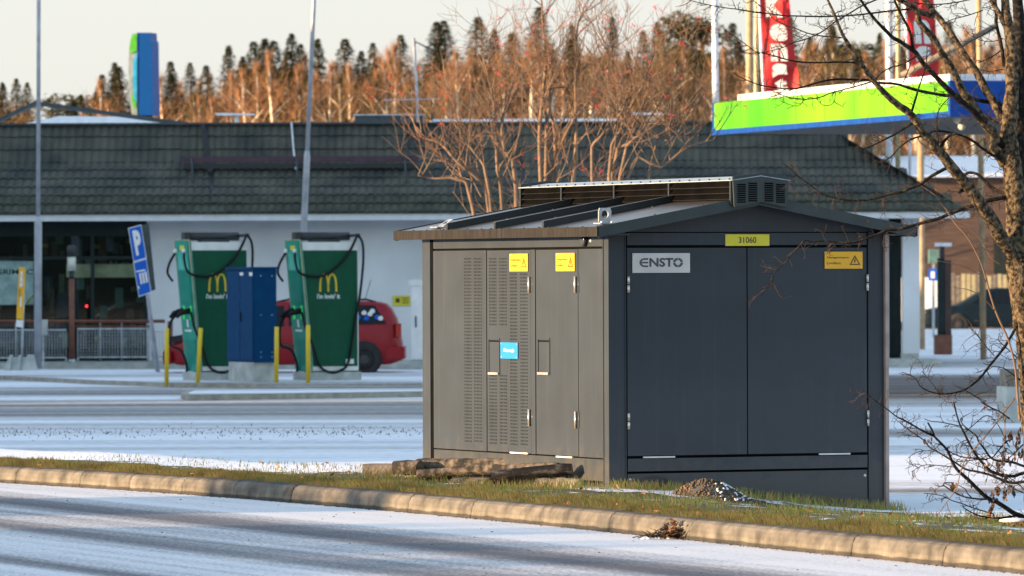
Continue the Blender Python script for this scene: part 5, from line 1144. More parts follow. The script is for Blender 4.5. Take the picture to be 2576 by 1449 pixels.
# ================================================================== TREES
def birch_mesh(seed,H=13.,dens=1.,tw='birtwig'):
    rr=random.Random(seed); tr=MB(); cr=MB(); path=[]; x=y=0; n=9
    lx,ly_=rr.uniform(-.06,.06),rr.uniform(-.06,.06)
    for i in range(n+1):
        z=H*i/n; path.append(Vector((x,y,z))); x+=lx*H/n+rr.uniform(-.10,.10); y+=ly_*H/n+rr.uniform(-.08,.08)
    tr.tube(path,[.23*(1-.84*i/n) for i in range(n+1)],M['birbark'],7)
    def at(z):
        i=min(n-1,int(z/H*n)); t=z/H*n-i; return path[i].lerp(path[i+1],t)
    nl=int(28*dens)
    for k in range(nl):
        z=H*rr.uniform(.22,.93); a=rr.uniform(0,2*pi); p=at(z); L=(H-z)*rr.uniform(.28,.5)+.6; up=rr.uniform(1.0,2.2)
        d=Vector((cos(a),sin(a),up)).normalized(); pts=[p,p+d*L*.5+Vector((cos(a)*.1,sin(a)*.1,0)),p+d*L+Vector((cos(a)*.25,sin(a)*.25,-.1))]
        (tr if k%3==0 else cr).tube(pts,[.04,.025,.01],M['birbark'] if k%3==0 else M[tw],5,cap=False)
        for q in range(int(46*dens)):
            t=rr.uniform(.15,1.08); b0=pts[0].lerp(pts[2],t); a2=rr.uniform(0,2*pi); r=rr.uniform(.0,.45)*(1.1-t*.5)
            c=b0+Vector((cos(a2)*r,sin(a2)*r,rr.uniform(-.2,.4))); l=rr.uniform(.25,.75)
            dd=Vector((cos(a2)*.5+d.x*.5,sin(a2)*.5+d.y*.5,rr.uniform(-.1,1.0))).normalized()*l; s_=Vector((-sin(a2),cos(a2),0))*rr.uniform(.008,.018)
            cr.add([c-s_,c+s_,c+dd],[(0,1,2)],M[tw])
    for q in range(int(260*dens)):
        z=H*rr.uniform(.85,1.06); c=at(min(z,H*.999)); a2=rr.uniform(0,6.28); c=c+Vector((cos(a2),sin(a2),0))*rr.uniform(0,.5)*(1.1-z/H)*2; dd=Vector((cos(a2)*.25,sin(a2)*.25,rr.uniform(.3,.8))); s_=Vector((-sin(a2),cos(a2),0))*.012
        cr.add([c-s_,c+s_,c+dd],[(0,1,2)],M[tw])
    return tr,cr
def spruce_mesh(seed,H=14.,mat='spr',pine=False):
    rr=random.Random(seed); tr=MB(); cr=MB(); tr.tube([Vector((0,0,0)),Vector((rr.uniform(-.2,.2),0,H*.5)),Vector((rr.uniform(-.1,.1),0,H*.97))],[.18,.11,.02],M['rowan'],6)
    if pine:
        lumps=[(Vector((rr.uniform(-1.1,1.1),rr.uniform(-1.1,1.1),H*rr.uniform(.62,.95))),rr.uniform(.5,1.1)) for _ in range(11)]+[(Vector((0,0,H*.93)),.8)]
        for c,r in lumps:
            cr.tube([Vector((0,0,c.z-.6)),c],[.05,.02],M['rowan'],4,cap=False)
            for q in range(420):
                d=Vector((rr.gauss(0,1),rr.gauss(0,1),rr.gauss(0,1))).normalized()*r*rr.uniform(.45,1.1); d.z*=.62; p=c+d; v1=Vector((rr.uniform(-1,1),rr.uniform(-1,1),rr.uniform(-.5,.5)))*.10; v2=Vector((rr.uniform(-1,1),rr.uniform(-1,1),rr.uniform(0,1)))*.15
                cr.add([p-v1,p+v1,p+v2],[(0,1,2)],M[mat])
        return tr,cr
    wid=rr.uniform(.19,.27); ph=rr.uniform(0,6)
    for q in range(6500):
        f=rr.random()**.75; z=H*(.10+.90*f)     # f=1 tip
        Rc=wid*H*(1-f)**.92+.03; Rc*=.80+.28*(((z*1.9+ph)%1.0)<.55)+.10*sin(z*3.7+ph); a=rr.uniform(0,2*pi); Rc*=1+.18*sin(3*a+z*1.3)+.10*sin(7*a+z*2.9)
        r=Rc*sqrt(rr.uniform(.12,1.05)); c=Vector((cos(a)*r,sin(a)*r,z-.30*r))
        s_=rr.uniform(.05,.13)*(1.2-.7*f); v1=Vector((-sin(a),cos(a),rr.uniform(-.3,.3)))*s_; v2=Vector((cos(a),sin(a),rr.uniform(-.7,.2)))*s_*2.0
        cr.add([c-v1,c+v1,c+v2],[(0,1,2)],M[mat])
    return tr,cr
def make_tree(kind,tr,cr):
    e=empty(kind); t_=tr.build('trunk',e); c_=cr.build('crown',e); return e
protoB=[make_tree('birch_tree',*birch_mesh(100+i,13+.3*(i%3),1.0,'birtwig' if i%3 else 'birtwig2')) for i in range(7)]
protoS=[make_tree('spruce_tree',*spruce_mesh(200+i,14,'spr' if i<3 else 'spro')) for i in range(5)]
protoP=[make_tree('pine_tree',*spruce_mesh(300+i,14,'spro',True)) for i in range(2)]
used=set()
def place(protos,px,pytop,Y,label,grp,i,cat='tree'):
    pr=protos[i%len(protos)]; b0=P(px,600,Y); H=P(px,pytop,Y).z
    o=pr if id(pr) not in used else copy_tree(pr); used.add(id(pr))
    s=H/14.0; o.location=(b0.x,Y,0); o.rotation_euler=(0,0,R.uniform(0,6.28)); o.scale=(s*(R.uniform(.9,1.1) if cat=='tree' and 'birch' in label and 'spruce' not in label else R.uniform(1.0,1.75)),)*2+(s,); tag(o,label,cat,grp); return o
tl=[(-150,190),(0,205),(30,225),(60,200),(100,300),(150,265),(180,240),(230,225),(262,190),(300,165),(320,240),(360,260),(400,225),(430,170),(470,165),(530,170),(575,135),(610,160),(640,125),(680,110),(735,100),(790,110),(850,130),(900,100),(960,110),(1010,95),(1060,115),(1110,70),(1150,110),(1210,65),(1260,90),(1350,45),(1400,90),(1450,60),(1540,60),(1600,90),(1640,80),(1700,20),(1740,60),(1780,90),(1840,70),(1900,110),(1990,80),(2060,60),(2120,40),(2200,80),(2300,60),(2400,40),(2500,70),(2700,60)]
def tlx(x):
    for (a,ya),(b2,yb) in zip(tl,tl[1:]):
        if a<=x<=b2: return lerp(ya,yb,(x-a)/(b2-a))
    return 100
i=0
# spruces at traced tips
sp=[(-20,205,0),(8,215,1),(42,205,3),(70,215,3),(185,262,3),(205,245,4),(232,230,4),(258,195,0),(290,165,1),(300,175,3),(400,235,0),(431,162,0),(480,165,3),(520,172,4),(577,122,1),(612,150,2),(640,112,0),(668,105,1),(690,110,0),(735,92,2),(758,118,0),(800,105,1),(870,105,4),(940,115,3),(1010,95,4),(1100,62,0),(1118,60,2),(1205,50,4),(1245,80,1),(1290,90,0),(1358,25,3),(1440,70,0),(1542,50,1),(1620,85,0),(1655,62,2),(1845,65,0),(1860,110,1),(1990,50,3),(2040,100,0),(2095,70,4),(2150,90,0),(2215,90,1),(2320,80,0),(2390,60,4),(2440,110,0),(2550,80,1)]
for px,py,k in sp:
    Y=R.uniform(214,250); py-=8
    if px in (232,871,2150): place(protoP,px,py,Y,'olive pine top with uneven rounded crown in the forest','pines standing in the forest behind the restaurant',int(px)//3); continue
    place(protoS,px,py,Y,'slender dark green spruce tip rising from the birch forest','spruces standing in the forest behind the restaurant',k)
place(protoP,1712,3,235,'broad dark pine top, the tallest conifer, left of the white flag pole',None,0,'tree')
place(protoP,1760,110,245,'lower pine crown just right of the tallest pine',None,1,'tree')
o=place(protoP,655,140,240,'wide olive pine crown above the blue cabinet','',0); 
for k in range(118):
    px=-120+k*23.5+R.uniform(-12,12); 
    if 88<px<165: 
        if R.random()<.7: continue
    py=tlx(px)+R.uniform(8,75); row=k%3
    Y=[228,262,295][row]+R.uniform(-8,8)
    if px<340: py+=25
    place(protoB,px,py,Y,'bare orange brown birch in the forest behind the restaurant','bare birches in the forest behind the restaurant',R.randrange(7))
for k in range(84):
    px=150+k*29+R.uniform(-14,14); py=tlx(px)+R.uniform(18,95); place(protoB,px,py,(205 if px<2180 else 215)+R.uniform(-4,4),'bare orange brown birch in the forest behind the restaurant','bare birches in the forest behind the restaurant',R.randrange(7))
for k in range(16):
    px=-100+k*170+R.uniform(-30,30)
    if 80<px<165: continue
    place(protoS,px,tlx(px)+R.uniform(15,50),R.uniform(212,226),'slender dark green spruce tip rising from the birch forest','spruces standing in the forest behind the restaurant',R.randrange(5))
# undergrowth mass of the wood
mb=MB(); rr=random.Random(77)
for k in range(26000):
    px=rr.uniform(-150,2750); Y=rr.uniform(232,300); top=tlx(max(-140,min(2690,px)))+ (95 if px>165 else 70); b0=P(px,rr.uniform(top,430),Y)
    if b0.z<.3: continue
    l=rr.uniform(.3,.9); a=rr.uniform(0,6.28); s_=Vector((rr.uniform(.012,.03),0,0)); mb.add([b0-s_,b0+s_,b0+Vector((cos(a)*.35,sin(a)*.35,l))],[(0,1,2)],M['birtwig'] if rr.random()<.6 else M['birtwig2'])
mb.build('forest_undergrowth',kind='stuff',label='brown twiggy undergrowth between the forest trees')
# ---------------- rowans behind the kiosk
def grow(mb,rr,p,d,L,r,depth,mat,tips,bend=.25,up=.15,mat2=None,nmin=3):
    n=5; pts=[p]; rad=[r]; q=p.copy(); dd=d.copy()
    for i in range(n):
        dd=(dd+Vector((rr.gauss(0,bend),rr.gauss(0,bend),rr.gauss(0,bend)+up))*.35).normalized(); q=q+dd*(L/n); pts.append(q.copy()); rad.append(r*(1-.75*(i+1)/n)+.0008)
    mb.tube(pts,rad,mat if r>.006 or not mat2 else mat2,5 if r<.02 else 7,cap=False)
    if depth==0: tips.append(pts[-1]); return
    for k in range(rr.randint(nmin,nmin+2)):
        t=rr.uniform(.3,1); i=min(n-1,int(t*n)); b0=pts[i].lerp(pts[i+1],t*n-i); a=rr.uniform(0,2*pi)
        side=dd.orthogonal().normalized(); side=Matrix.Rotation(a,3,dd)@side; nd=(dd*.75+side*rr.uniform(.5,.95)).normalized()
        grow(mb,rr,b0,nd,L*rr.uniform(.45,.72),max(.0022,rad[i]*.55),depth-1,mat,tips,bend,up,mat2,nmin)
def rowan(label,stems,Y,seed,base,limb):
    rr=random.Random(seed); e=empty('rowan_tree',(G(base,1040,0).x*0+P(base,800,Y).x,Y,0),0,label,'tree'); o0=Vector(e.location); tips=[]
    tk=MB(); cr=MB()
    for stem in stems:
        pts=[Vector((rr.uniform(-.1,.1),rr.uniform(-.1,.1),0))]+[P(x,y,Y+rr.uniform(-.1,.1))-o0 for x,y in stem]; sp_=spl(pts,3); n=len(sp_); r0=limb*rr.uniform(.8,1.1)
        rad=[r0*(1-.75*i/(n-1)) for i in range(n)]; tk.tube(sp_,rad,M['rowan'],8)
        for i in range(2,n):
            if sp_[i].z<1.6: continue
            for k in range(1 if rr.random()<.85 else 2):
                a=rr.uniform(0,2*pi); d=Vector((cos(a),sin(a)*.8,rr.uniform(.7,1.7))).normalized(); grow(cr,rr,sp_[i],d,rr.uniform(.55,1.15)*(1.1-.4*i/n),max(.008,rad[i]*.4),2,M['rowan'],tips,.28,.2,M['rowant'],2)
    tk.build('trunk',e); cr.build('crown',e)
    bm=MB(); 
    for t_ in tips:
        if rr.random()<.055:
            for k in range(rr.randint(3,7)): bm.ball(t_+Vector((rr.gauss(0,.022),rr.gauss(0,.022),rr.gauss(-.02,.02))),.0085,M['berry'],5,3)
    bm.build('berries',e)
def z6(x,y): return (817.6+.3906*x,.3906*y)
rowan('bare rowan with forked pale stems and sparse red berries, left one behind the kiosk roof',[[z6(1140,1330),z6(1110,1100),z6(1100,850),z6(1085,650),z6(1040,450),z6(1000,330)],[z6(1230,1200),z6(1160,980),z6(1140,800),z6(1180,640),z6(1210,520)],[z6(1050,1330),z6(1010,1180),z6(850,1040),z6(740,920),z6(620,880),z6(560,760)],[z6(950,1330),z6(860,1160),z6(700,1150),z6(600,1130)],[z6(1060,1250),z6(960,980),z6(880,880),z6(800,560)]],78,1,1290,.032)
rowan('tall bare rowan with straight central stem and red berries behind the roof ventilator',[[z6(1390,1170),z6(1385,800),z6(1410,560),z6(1420,350),z6(1400,120),z6(1390,-100)],[z6(1460,1150),z6(1500,980),z6(1610,760),z6(1720,640),z6(1820,420),z6(1860,300)],[z6(1600,1150),z6(1615,770),z6(1612,450),z6(1630,150),z6(1690,60)],[z6(1480,1130),z6(1480,850),z6(1440,650),z6(1460,450)],[z6(1430,760),z6(1560,560),z6(1690,420),z6(1830,350)]],80,2,1370,.034)
rowan('low spreading bare rowan leaning right behind the kiosk roof',[[z6(1830,1130),z6(1900,850),z6(1960,700),z6(2060,520),z6(2110,340)],[z6(1900,1140),z6(2050,860),z6(2250,760),z6(2400,620)],[z6(1950,1140),z6(2160,1080),z6(2330,950),z6(2500,900)],[z6(1850,1130),z6(2000,900),z6(2200,600),z6(2330,450)],[z6(2100,1060),z6(2180,900),z6(2280,800)],[z6(1720,1130),z6(1760,900),z6(1880,780),z6(1960,600)]],76,3,1545,.026)
# ---------------- near tree at right, traced limbs
ZS=.2604
def r0(x,y): return (1698.1+x*ZS,y*ZS)
def r1(x,y): return (2264.+x*ZS,y*ZS)
def r2(x,y): return (2264.+x*ZS,345.9+y*ZS)
def r3(x,y): return (2264.+x*ZS,660.4+y*ZS)
def r4(x,y): return (2264.+x*ZS,1006.3+y*ZS)
def r7(x,y): return (1509.4+x*.29296,408.8+y*.29296)
def rs(x,y): return (2138.3+x*.3906,817.6+y*.3906)
class Tree:
    def __init__(s,name,label,Y,bx,by,seed):
        s.Y=Y; g=P(bx,by,Y); s.e=empty(name,g,0,label,'tree' if 'tree' in name else 'shrub'); s.o=g.copy(); s.nodes=[]; s.rr=random.Random(seed); s.k=Y/15400
        s.mbs={}; s.paths=[]
    def mb(s,n):
        if n not in s.mbs: s.mbs[n]=MB()
        return s.mbs[n]
    def limb(s,pts,ra,rb,part='branches',mat='barkd',n=8,root=None,drift=None,twigs=1.,sub=3):
        # pts from root to tip, radii in zoomed px
        rr=s.rr
        if s.nodes and root is None:
            b_=min(s.nodes,key=lambda q:(q[0]-pts[0][0])**2+(q[1]-pts[0][1])**2); y0=b_[2]
        else: y0=s.Y if root is None else root
        L=sum(((pts[i+1][0]-pts[i][0])**2+(pts[i+1][1]-pts[i][1])**2)**.5 for i in range(len(pts)-1))
        dr=drift if drift is not None else rr.uniform(-.45,.45)*L*s.k
        w=[];acc=0
        for i,p in enumerate(pts):
            if i: acc+=((p[0]-pts[i-1][0])**2+(p[1]-pts[i-1][1])**2)**.5
            Y=y0+dr*(acc/L if L else 0); w.append((Vector((p[0],p[1],Y)),acc/L))
        sp_=spl([q[0] for q in w],sub); m=len(sp_); W3=[P(q.x,q.y,q.z)-s.o for q in sp_]; rad=[max(.0007,lerp(ra,rb,i/(m-1))*ZS*s.k) for i in range(m)]
        if ra>25: W3=[q for q in W3]
        s.mb(part).tube(W3,rad,M[mat],n if ra>12 else 6,jit=.10 if ra>12 else .05)
        for q in sp_: s.nodes.append((q.x,q.y,q.z))
        if twigs>0: s.paths.append((sp_,ra,rb,twigs))
    def twigify(s,density=1.,mat='twig',Lr=(16,60)):
        rr=s.rr
        for sp_,ra,rb,tw in list(s.paths):
            for i in range(1,len(sp_)-1):
                seg=(sp_[i+1]-sp_[i]); l=Vector((seg.x,seg.y)).length; nt_=l/13*density*tw; c=int(nt_)+(1 if rr.random()<nt_-int(nt_) else 0)
                for _ in range(c):
                    p=sp_[i].lerp(sp_[i+1],rr.random()); ang=atan2(seg.y,seg.x)+rr.choice((-1,1))*rr.uniform(.5,1.25); L=rr.uniform(*Lr)*(.6+.4*rr.random()); s.tw(p,ang,L,rr.uniform(3.2,5.),mat,2)
    def tw(s,p,ang,L,r,mat,depth):
        rr=s.rr; pts=[p]; a=ang; n=4; cv=rr.uniform(-.25,.25); dy=rr.uniform(-.5,.5)*s.k*15
        for i in range(n):
            a+=cv+rr.gauss(0,.16); q=pts[-1]+Vector((cos(a)*L/n,sin(a)*L/n,dy*L/n/15)); pts.append(q)
            if depth and rr.random()<.55: s.tw(q,a+rr.choice((-1,1))*rr.uniform(.5,1.1),L*rr.uniform(.25,.55),r*.7,mat,depth-1)
        s.mb('twigs').tube([P(q.x,q.y,q.z)-s.o for q in pts],[max(.0009,r*ZS*s.k*(1-.6*i/n)) for i in range(n+1)],M[mat],4,cap=False)
    def done(s):
        for n,m in s.mbs.items(): m.build(n,s.e)
t=Tree('bare_tree','large bare tree with lichen covered forking trunk at the right edge',41.,2612,1345,31)
t.limb([(2612,1350),(2606,1200),(2600,1050),r3(1262,900),r3(1225,600),r3(1185,300),r3(1150,0)],118,128,'trunk','bark',14,root=41.,drift=0,twigs=0)
t.limb([r3(1150,0),r2(1150,1100),r2(1140,900),r2(1125,650),r2(1100,400),r2(1075,230),r1(1060,1400),r1(1045,1300),r1(1060,1100),r1(1080,900),r1(1082,700),r1(1080,500),r1(1055,300),r1(1022,100),r1(1010,-80)],125,38,'trunk','bark',14,drift=.1,twigs=0)
t.limb([r2(1175,500),r2(1160,200),r1(1160,1400),r1(1170,1150),r1(1165,800),r1(1160,500),r1(1150,250),r1(1130,-60)],60,55,'trunk','barkd',12,drift=.5,twigs=0)
t.limb([r2(1198,1280),r2(1120,1160),r2(1010,1020),r2(950,920),r2(890,800),r2(830,720),r2(760,620),r2(700,530),r2(640,450),r2(570,370),r2(500,290),r2(420,180),r2(330,90),r1(320,1380),r1(230,1290),r1(160,1180),r1(90,1090),r0(2174,1030),r0(2100,970),r0(2040,915),r0(1960,830),r0(1880,730),r0(1800,620),r0(1720,500),r0(1650,390),r0(1600,290),r0(1540,140),r0(1470,-10),r0(1440,-60)],74,8,'limbs','bark',12,drift=-1.0,twigs=.9)
t.limb([r2(1010,260),r2(960,180),r2(900,90),r1(920,1320),r1(840,1220),r1(760,1100),r1(700,1010),r1(640,930),r1(600,870),r1(560,780),r1(500,660),r1(420,540),r1(340,400),r1(270,310),r1(190,220),r1(160,110),r1(100,50),r1(0,0),r1(-60,-60)],50,22,'limbs','bark',10,drift=-.5,twigs=.4)
t.limb([r1(1010,1200),r1(990,1150),r1(940,1060),r1(890,960),r1(840,890),r1(780,770),r1(720,670),r1(640,560),r1(560,440),r1(480,310),r1(400,200),r1(320,110),r1(240,0),r1(200,-60)],46,28,'limbs','bark',10,drift=.4,twigs=.4)
t.limb([r1(1030,1449),r1(900,1300),r1(830,1200),r1(760,1130),r1(680,1050),r1(580,970),r1(500,900),r1(420,820),r1(330,720),r1(230,620),r1(160,520),r1(100,470),r1(0,400),r0(2100,360),r0(2030,290),r0(1960,220),r0(1900,150),r0(1850,80),r0(1780,-20)],36,12,'limbs','barkd',9,drift=-.8,twigs=.8)
t.limb([r1(130,490),r1(120,430),r1(90,290),r1(0,120),r0(2120,0)],16,12,'limbs','barkd',8,twigs=.8)
t.limb([r1(320,160),r1(240,130),r1(170,100)],26,30,'limbs','bark',8,twigs=0)
t.limb([r1(1040,300),r1(990,200),r1(950,110),r1(870,0)],26,22,'limbs','bark',8)
t.limb([r1(1000,640),r1(990,500),r1(960,350),r1(930,230),r1(930,120),r1(915,-20)],16,18,'limbs','barkd',8)
BR=[([r1(1198,1085),r1(1100,1045),r1(1000,1015),r1(850,985),r1(720,960),r1(640,920),r1(500,920),r1(450,925),r1(330,905),r1(200,880),r1(90,850),r1(0,820),r0(2080,806),r0(1960,800),r0(1900,775),r0(1730,770),r0(1600,765),r0(1480,775),r0(1350,805),r0(1220,845),r0(1100,860),r0(960,845),r0(830,825),r0(720,785),r0(620,740),r0(560,700)],17,3),
([r0(1740,605),r0(1600,600),r0(1400,605),r0(1220,600),r0(1080,575),r0(960,540),r0(860,515),r0(780,500),r0(700,440),r0(600,370),r0(480,290)],8,2.5),
([r0(1900,790),r0(1760,830),r0(1650,860),r0(1500,900),r0(1400,940),r0(1250,960),r0(1100,940),r0(970,890),r0(880,850)],7,3),
([r1(160,540),r1(100,580),r1(0,630),r0(2090,650),r0(2000,700),r0(1930,775)],7,6),
([r1(200,100),r1(100,90),r1(0,95),r0(2000,115),r0(1800,140),r0(1600,155),r0(1400,160),r0(1200,155),r0(1040,150),r0(900,130),r0(780,120),r0(650,95),r0(520,80),r0(390,60),r0(250,30),r0(120,-5)],9,3),
([r0(1610,365),r0(1500,355),r0(1400,345),r0(1280,320),r0(1180,280),r0(1060,240),r0(960,190),r0(900,120),r0(830,60),r0(740,-10)],6,3),
([r0(1960,-10),r0(1800,60),r0(1700,120),r0(1550,210),r0(1430,300),r0(1290,370),r0(1150,410),r0(1040,460),r0(930,490),r0(830,510),r0(700,520),r0(640,480)],7,3),
([r1(130,1185),r1(0,1265),r0(2100,1310),r0(2000,1360),r0(1900,1410),r0(1780,1460)],10,5),
([r1(215,1310),r1(100,1350),r1(0,1420),r0(2080,1520),r0(1980,1570)],9,4),
([r2(480,280),r2(380,330),r2(280,390),r2(200,450),r2(130,480),r2(0,530),r7(2480,270),r7(2400,300),r7(2250,325),r7(2100,320),r7(2000,300),r7(1900,270),r7(1830,215),r7(1760,160),r7(1690,110),r7(1640,60),r7(1560,0)],14,3),
([r2(1198,610),r2(1050,580),r2(950,590),r2(800,620),r2(700,660),r2(600,690),r2(450,750),r2(350,790),r2(200,830),r2(0,885),r7(2470,580),r7(2400,610),r7(2250,665),r7(2150,690),r7(2000,680),r7(1880,675),r7(1830,685),r7(1760,670),r7(1720,710),r7(1650,780),r7(1600,850),r7(1500,950),r7(1450,1050),r7(1385,1145)],17,2.5),
([r2(1198,555),r2(1100,550),r2(980,530),r2(880,480),r2(800,400),r2(740,350),r2(660,340),r2(620,370)],14,12),
([r2(1150,390),r2(1060,310),r2(960,210),r2(860,150),r2(750,70),r1(760,1400),r1(700,1360),r1(600,1310),r1(480,1280),r1(370,1265),r1(300,1280),r1(250,1330)],13,7),
([r1(380,1449),r1(420,1370),r1(480,1310),r1(540,1290)],16,8),
([r1(370,1449),r1(365,1300),r1(355,1180),r1(370,1080),r1(420,1000),r1(470,950)],7,4),
([r1(110,1090),r1(150,960),r1(180,850),r1(220,740),r1(255,610),r1(262,450)],10,3),
([r1(30,800),r1(80,680),r1(110,590)],5,3),
([r1(700,-10),r1(560,20),r1(400,40),r1(250,40),r1(120,20)],5,5),
([r1(1000,470),r1(900,540),r1(750,610)],6,3),([r1(990,370),r1(900,400),r1(780,390),r1(650,320)],4,2),([r1(920,260),r1(800,340),r1(700,390),r1(550,480)],4,2),([r1(800,100),r1(650,150),r1(500,190),r1(420,230)],5,3),([r1(990,670),r1(850,690),r1(700,650),r1(560,700)],4,2),
([r1(1198,720),r1(1110,730),r1(1060,800),r1(1050,860),r1(1110,910)],11,8),([r1(1100,1080),r1(1040,1170),r1(980,1200),r1(880,1150),r1(800,1090)],12,6),
([r0(1550,890),r0(1540,970),r0(1500,1015),r0(1430,1015),r0(1390,980),r0(1360,950)],3.5,2.5),([r0(1250,960),r0(1210,1010),r0(1160,1025),r0(1080,1000),r0(1010,970)],3.5,2.5),
([r3(1215,400),r3(1150,560),r3(1080,700),r3(1000,830),r3(920,930),r3(840,1030),r3(780,1110),r3(700,1180),r3(620,1230),r3(520,1260),r3(400,1270),r3(300,1250),r3(200,1200),r3(140,1110),r3(20,1060)],13,3),
([r3(1198,985),r3(1090,880),r3(1000,800),r3(940,740)],7,3),([r3(910,900),r3(830,810),r3(760,720),r3(690,640)],4.5,3),([r3(1198,1165),r3(1100,1090),r3(1000,1020),r3(880,1000)],7,3),([r3(390,1310),r3(350,1220),r3(280,1130),r3(210,1050)],3.5,2.5),
([r7(1600,850),r7(1540,862),r7(1470,865),r7(1425,895)],2.6,1.6),([r7(1500,950),r7(1460,952),r7(1420,962)],2.4,1.6),([r7(1460,1040),r7(1430,1050)],2,1.5),
([r2(640,500),r2(600,510),r2(570,540)],20,12),
([r3(640,1240),r3(770,1320),r3(850,1390),r4(960,110),r4(1060,180)],5,3)]
for pts,ra,rb in BR: t.limb(pts,ra*(1.25 if ra<20 else 1),rb*1.2,'branches','barkd',8,twigs=(.0 if ra<2.7 else 1.0))
t.twigify(.95)
for pts,ra,rb in [([r4(1160,200),r3(1150,1449),r3(1130,1200),r3(1120,1060),r3(1090,900),r3(1040,730),r3(980,600),r3(920,460),r3(870,300),r3(830,150),r3(780,0),r2(720,1080),r2(640,950),r2(550,850),r2(490,770),r2(450,700),r2(400,640),r2(330,550),r2(190,460)],14,4),([r2(980,1230),r2(900,1180),r2(830,1080),r2(790,1000),r2(720,920),r2(640,860),r2(520,820),r2(400,800)],5,3),([r2(920,1130),r2(830,1080),r2(740,1040),r2(690,990),r2(660,930)],5,3),([r3(830,190),r3(770,120),r3(660,60),r3(560,20),r2(350,1190)],5,3),([r3(920,470),r3(850,390),r3(760,310),r3(650,260),r3(510,240)],4,3),([r2(830,800),r2(700,700),r2(560,640),r2(450,570),r2(340,500)],4,3),([r2(450,740),r2(370,690),r2(240,650),r2(80,630)],3.5,2.5)]:
    t.limb(pts,ra,rb,'shoots','shoot',6,twigs=0,drift=-.2)
t.done()
# dark shrub below
s=Tree('leafless_shrub','dark tangled leafless shrub with shrivelled leaves below the big tree',42.,2600,1330,32)
SB=[([(2592,1330),r4(1198,1140),r4(1110,1100),r4(1020,1040),r4(940,990),r4(850,950),r4(790,900),r4(730,840),r4(660,770),r4(580,700),r4(530,640),r4(490,560),r4(460,490),r4(400,420),r4(340,360),r4(310,290),r4(270,220)],22,7),
([r4(330,350),r4(220,300),r4(120,240),r4(0,175),rs(400,640),rs(300,590),rs(250,550),rs(180,500),rs(80,420)],9,3),
([(2600,1200),r4(1198,705),r4(1100,735),r4(960,720),r4(870,680),r4(800,610),r4(740,540),r4(680,440),r4(620,320),r4(580,240),r4(550,150),r4(520,20)],16,6),
([(2600,1215),r4(1198,790),r4(1080,800),r4(960,760),r4(860,720),r4(740,690),r4(640,670),r4(560,620),r4(480,570),r4(380,510),r4(290,460),r4(220,380),r4(100,300),r4(0,220)],13,4),
([(2600,1180),r4(1198,640),r4(1080,600),r4(960,590),r4(880,560),r4(820,480),r4(760,400),r4(740,350),r4(680,300),r4(610,240),r4(580,180)],12,4),
([r4(890,960),r4(760,955),r4(640,940),r4(540,900),r4(460,850),r4(420,820),r4(440,800),r4(520,800)],9,4),
([r4(1140,1115),r4(960,1140),r4(820,1130),r4(720,1100),r4(630,1050),r4(600,1020)],9,4),
([r4(900,1100),r4(700,1040),r4(600,1000),r4(500,970),r4(420,930),r4(330,910),r4(230,900)],6,3),
([(2590,1345),r4(1000,1300),r4(820,1270),r4(700,1240),r4(600,1190),r4(520,1160),r4(430,1120)],12,5),
([r4(530,650),r4(400,635),r4(260,625),r4(180,650),r4(110,695)],4,2.5),([r4(300,490),r4(200,495),r4(130,520),r4(75,565)],4,2.5),([r4(570,250),r4(400,215),r4(300,205),r4(230,180)],5,3),
([r4(840,575),r4(700,560),r4(600,550),r4(500,510),r4(420,450)],8,4),([r4(1080,380),r4(1030,400),r4(940,500),r4(880,560),r4(700,580),r4(520,600)],7,4),
([r4(620,320),r4(700,250),r4(780,180),r4(840,150),r4(900,180),r4(960,260),r4(1010,360),r4(1060,460)],4,3),([r4(1060,180),r4(960,110),r4(850,60),r4(780,20)],6,4),([r4(690,940),r4(650,900),r4(630,860),r4(560,820)],5,3),([r4(1120,560),r4(1040,470),r4(900,440),r4(820,400)],4,2),([r4(1198,860),r4(1100,780),r4(900,640),r4(700,470)],5,2),([r4(1198,900),r4(1050,830),r4(860,690),r4(640,590)],5,2),([r4(1198,420),r4(1100,520),r4(960,640)],6,3)]
for pts,ra,rb in SB: s.limb(pts,ra*1.2,rb*1.15,'branches','barkd',7,root=42. if pts[0][0]>2580 else None)
s.twigify(.8,Lr=(14,50))
for pts,ra,rb in [([r4(1110,-20),r4(1000,130),r4(900,260),r4(800,380),r4(700,490),r4(620,600),r4(580,720),r4(540,860),r4(450,990),r4(350,1130)],7,4),([r4(450,990),r4(470,1060),r4(510,1130)],5,4),([r4(1000,600),r4(1010,300),r4(1030,60)],6,4)]: s.limb(pts,ra,rb,'stems','shoot',6,twigs=0,root=41.8)
# shrivelled leaves
lv=s.mb('dead_leaves'); rr=s.rr
def leaf(px,py,w_,h_,mat):
    Y=42+rr.uniform(-.25,.1); n=5; pts=[]
    for i in range(n+1):
        f=i/n; ww=w_*sin(pi*min(.97,max(.06,f)))*rr.uniform(.7,1.1); pts.append((px+rr.uniform(-2,2)*.4*f-ww/2,py+h_*f,Y+rr.uniform(-.012,.012))); pts.append((px+rr.uniform(-2,2)*.4*f+ww/2,py+h_*f,Y+rr.uniform(-.012,.012)))
    lv.add([P(*q)-s.o for q in pts],[(2*i,2*i+1,2*i+3,2*i+2) for i in range(n)],M[mat])
for (x,y,n_) in ((950,640,10),(1010,720,10),(940,840,12),(1010,900,10),(1060,830,5),(1095,850,5),(890,1000,11),(870,1080,8),(1130,480,7),(1080,560,8),(1180,520,5),(1060,330,8),(1150,340,9),(1010,540,6),(1120,420,6),(920,900,5)):
    for _ in range(n_):
        q=r4(x+rr.gauss(0,16),y+rr.gauss(0,30)); leaf(q[0],q[1],rr.uniform(4,8),rr.uniform(8,18),'greyleaf' if rr.random()<.75 else 'deadleaf')
